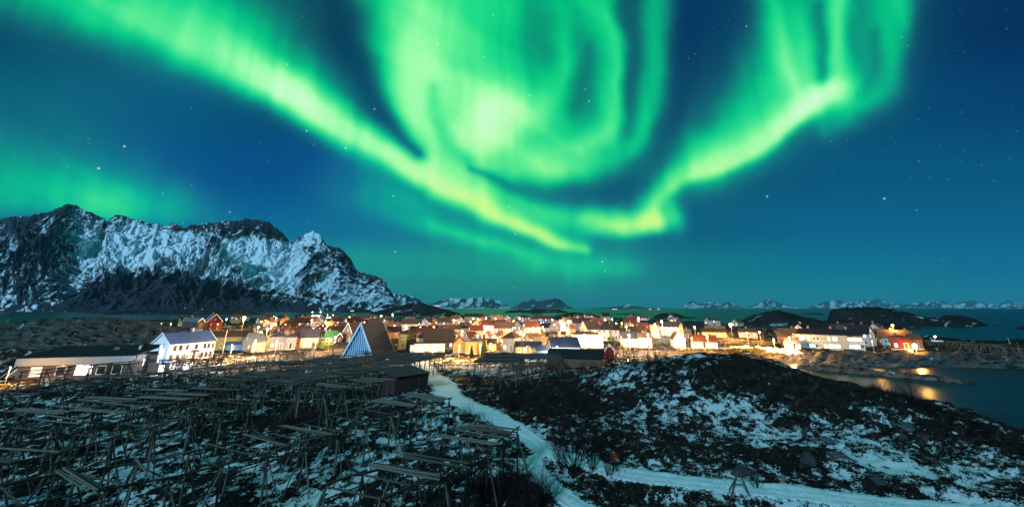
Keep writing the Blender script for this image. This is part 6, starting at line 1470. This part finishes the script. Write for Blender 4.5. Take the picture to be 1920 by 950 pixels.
# heather and dead grass: tens of thousands of small blades
def heather(n, seed, col, hmin, hmax, yb, name):
    rg = np.random.RandomState(seed); Y = np.exp(rg.uniform(math.log(27), math.log(yb), n*3)); X = rg.uniform(-1.12, 1.12, n*3)*Y*1.02
    k = (X > -90) & (X < 60); X, Y = X[k], Y[k]; z = ground_z(X, Y); s = snow_cover(X, Y, z); d = np.minimum(pdist(X, Y, PATHQ), pdist(X, Y, TRACKQ))
    k = (z > 1.5) & ((X > -6) | (Y > 64) | (rg.rand(len(X)) < .45)) & (s < .60+.1*rg.rand(len(X))) & (d > 1.7); X, Y, z = X[k][:n], Y[k][:n], z[k][:n]; m = len(X); B = 6
    h = rg.uniform(hmin, hmax, (m, 1))*(.7+.6*fbm(X/4, Y/4, 2, 7))[:, None]; a = rg.uniform(0, 6.28, (m, B)); ln = rg.uniform(.1, .9, (m, B))*h; wd = .018+.0012*Y[:, None]*.35
    bx = X[:, None]+rg.normal(0, .07, (m, B)); by = Y[:, None]+rg.normal(0, .07, (m, B)); bz = np.repeat(z[:, None], B, 1)-.03
    t = rg.uniform(0, 6.28, (m, B)); ox, oy = np.cos(t)*wd, np.sin(t)*wd
    P = np.stack([np.stack([bx-ox, by-oy, bz], -1), np.stack([bx+ox, by+oy, bz], -1), np.stack([bx+np.cos(a)*ln, by+np.sin(a)*ln, bz+h*rg.uniform(.6, 1.1, (m, B))], -1)], 2).reshape(-1, 3)
    tag(obj(name, np_mesh(name, P, np.arange(len(P)).reshape(-1, 3), col)), kind='stuff')
M_HEATH = surf('dark_heather', (.014,.008,.009), .5, .8, .9, bumps=0, which='Object'); M_STRAW = surf('dead_grass', (.055,.042,.026), .4, .8, .9, bumps=0)
heather(36000, 3, M_HEATH, .08, .24, 110, 'heather'); heather(9000, 8, M_STRAW, .12, .34, 100, 'dead_grass')
# tall dead grass standing up on the crest against the bay
def crest_grass():
    rg = np.random.RandomState(6); pts = []
    for px, py in ((1690,742),(1700,744),(1715,750),(1730,758),(1745,768),(1640,726),(1760,772),(1655,731),(1800,798),(1840,818)):
        x, y, z = hit(px, py+3); pts += [(x+rg.normal(0,.7), y+rg.normal(0,.7)) for _ in range(120)]
    p = np.array(pts); z = ground_z(p[:, 0], p[:, 1]); m = len(p); a = rg.uniform(0, 6.28, m); h = rg.uniform(.3, 1.0, m); w = .02
    P = np.stack([np.stack([p[:, 0]-w, p[:, 1], z-.05], -1), np.stack([p[:, 0]+w, p[:, 1], z-.05], -1), np.stack([p[:, 0]+np.cos(a)*h*.35+.15*h, p[:, 1]+np.sin(a)*h*.35, z+h], -1)], 1).reshape(-1, 3)
    tag(obj('tall_grass', np_mesh('tall_grass', P, np.arange(len(P)).reshape(-1, 3), M_HEATH)), kind='stuff')
crest_grass()

# ------------------------------------------------------------------ the photographer on the path, with a tripod
def person():
    x, y, z = hit(1153, 885); e = empty('person', (x, y, z), R(-20)); tag(e, 'person in red jacket and dark trousers standing on snowy path beside tripod', 'person')
    J = dict(pel=(0,0,.92,.135), spi=(0,.0,1.12,.125), che=(0,.01,1.34,.150), nec=(0,.0,1.48,.062), hea=(0,-.02,1.62,.098), top=(0,-.02,1.71,.085),
             lh=(-.10,0,.88,.10), lk=(-.12,-.03,.48,.068), la=(-.13,.03,.10,.052), lt=(-.14,-.13,.04,.045), rh=(.10,0,.88,.10), rk=(.13,-.02,.48,.068), ra=(.15,.03,.10,.052), rt=(.17,-.13,.04,.045),
             ls=(-.19,.01,1.40,.075), le=(-.27,-.06,1.14,.055), lw=(-.16,-.26,1.10,.040), lp=(-.12,-.33,1.12,.036), rs=(.19,.01,1.40,.075), re=(.29,-.06,1.14,.055), rw=(.20,-.27,1.14,.040), rp=(.17,-.34,1.17,.036))
    ed = [('pel','spi'),('spi','che'),('che','nec'),('nec','hea'),('hea','top'),('pel','lh'),('lh','lk'),('lk','la'),('la','lt'),('pel','rh'),('rh','rk'),('rk','ra'),('ra','rt'),('che','ls'),('ls','le'),('le','lw'),('lw','lp'),('che','rs'),('rs','re'),('re','rw'),('rw','rp')]
    for hnd, sg in (('lp', 1), ('rp', -1)):
        px_, py_, pz_, _ = J[hnd]
        for k in range(5):
            o = (k-1.5)*.020 if k < 4 else sg*.045; l = (.055,.062,.058,.045,.035)[k]
            J[f'{hnd}{k}a'] = (px_+o, py_-.045 if k < 4 else py_-.01, pz_+.005, .010); J[f'{hnd}{k}b'] = (px_+o*1.05, py_-.045-l*.7 if k < 4 else py_-.05, pz_-.012, .008)
            J[f'{hnd}{k}c'] = (px_+o*1.0, py_-.05-l*.8, pz_-.035, .007)
            ed += [(hnd, f'{hnd}{k}a'), (f'{hnd}{k}a', f'{hnd}{k}b'), (f'{hnd}{k}b', f'{hnd}{k}c')]
    ks = list(J); ix = {k: i for i, k in enumerate(ks)}
    me = bpy.data.meshes.new('body'); me.from_pydata([J[k][:3] for k in ks], [(ix[a], ix[b]) for a, b in ed], [])
    o = bpy.data.objects.new('body', me); COL.objects.link(o); m = o.modifiers.new('s', 'SKIN'); m.use_smooth_shade = True
    for k, sv in zip(ks, me.skin_vertices[0].data): sv.radius = (J[k][3], J[k][3])
    me.skin_vertices[0].data[ix['pel']].use_root = True
    sb = o.modifiers.new('d', 'SUBSURF'); sb.levels = 1; sb.render_levels = 1
    dg = bpy.context.evaluated_depsgraph_get(); nm = bpy.data.meshes.new_from_object(o.evaluated_get(dg)); bpy.data.objects.remove(o)
    red = surf('red_jacket_cloth', (.42,.035,.018), .25, 14, .8); blk = surf('black_trouser_cloth', (.012,.012,.016), .3, 14, .85); skin = surf('skin', (.45,.28,.20), .1, 8, .6, bumps=0); boot = surf('boot_leather', (.02,.016,.013), .3, 8, .6)
    for mm in (red, blk, skin, boot): nm.materials.append(mm)
    for p in nm.polygons:
        c = p.center
        p.material_index = 3 if c.z < .13 else 1 if c.z < .86 else 2 if (c.z > 1.50 or c.y < -.29) else 0
        p.use_smooth = True
    nm.name = 'body'; ob = bpy.data.objects.new('body', nm); COL.objects.link(ob); ob.parent = e
    b = MB()                                                     # hood and woollen hat
    for i in range(5):
        a0, a1 = R(18*i), R(18*(i+1)); b.tube((0,.0,1.66+.115*math.sin(a0)), (0,.0,1.66+.115*math.sin(a1)), .115*math.cos(a0), max(.004,.115*math.cos(a1)), 10)
    b.tube((0,.0,1.635),(0,.0,1.665),.118,.118,10); b.build('hat', e, surf('dark_wool', (.05,.02,.02), .3, 20, .95), smooth=True)
    b = MB(); b.tube((0,.02,.80),(0,.01,.95),.185,.175,12); b.tube((0,.01,.95),(0,.01,1.2),.175,.165,12); b.build('jacket', e, red, smooth=True)
    b = MB(); b.box(-.035,-.145,1.60,-.015,-.125,1.63); b.box(.015,-.145,1.60,.035,-.125,1.63); b.build('eye', e, M_DARK)
    b = MB(); b.tube((0,-.115,1.60),(0,-.15,1.575),.014,.018,6); b.box(-.025,-.120,1.535,.025,-.105,1.548); b.build('nose', e, skin)
    for s in (-1, 1):
        b = MB(); b.tube((s*.093,-.01,1.575),(s*.100,0,1.625),.018,.022,6); b.build('ear', e, skin)
    e2 = empty('tripod', (x+.42, y-.38, gz(x+.42, y-.38)), .3); tag(e2, 'black camera tripod standing in snow right of person in red jacket', 'tripod')
    for k in range(3):
        a = R(90+120*k); pole('leg', (.50*math.cos(a), .50*math.sin(a), -.08), (0, 0, 1.12), .022, M_DARK, e2)
    b = MB(); b.tube((0,0,.95),(0,0,1.32),.022,.022,8); b.build('column', e2, M_DARK)
    b = MB(); b.box(-.075,-.04,1.325,.075,.04,1.43); b.box(-.03,-.03,1.43,.03,.03,1.46); b.build('camera_body', e2, M_DARK); b = MB(); b.tube((0,.042,1.375),(0,.15,1.375),.04,.045,10); b.build('camera_lens', e2, M_DARK)
person()
# ------------------------------------------------------------------ air
def haze():
    m = bpy.data.materials.new('night_haze'); m.use_nodes = True; nt = m.node_tree; nt.nodes.clear(); o = nt.nodes.new('ShaderNodeOutputMaterial'); v = nt.nodes.new('ShaderNodeVolumePrincipled')
    v.inputs['Color'].default_value = (.20,.72,.92,1); v.inputs['Density'].default_value = HAZE; v.inputs['Anisotropy'].default_value = 0; nt.links.new(v.outputs[0], o.inputs['Volume'])
    b = MB(); b.box(-50000,-4000,-4.6,50000,60000,1500); ob = b.build('haze', None, m); tag(ob, kind='stuff')
HAZE = 1.5e-5
haze()
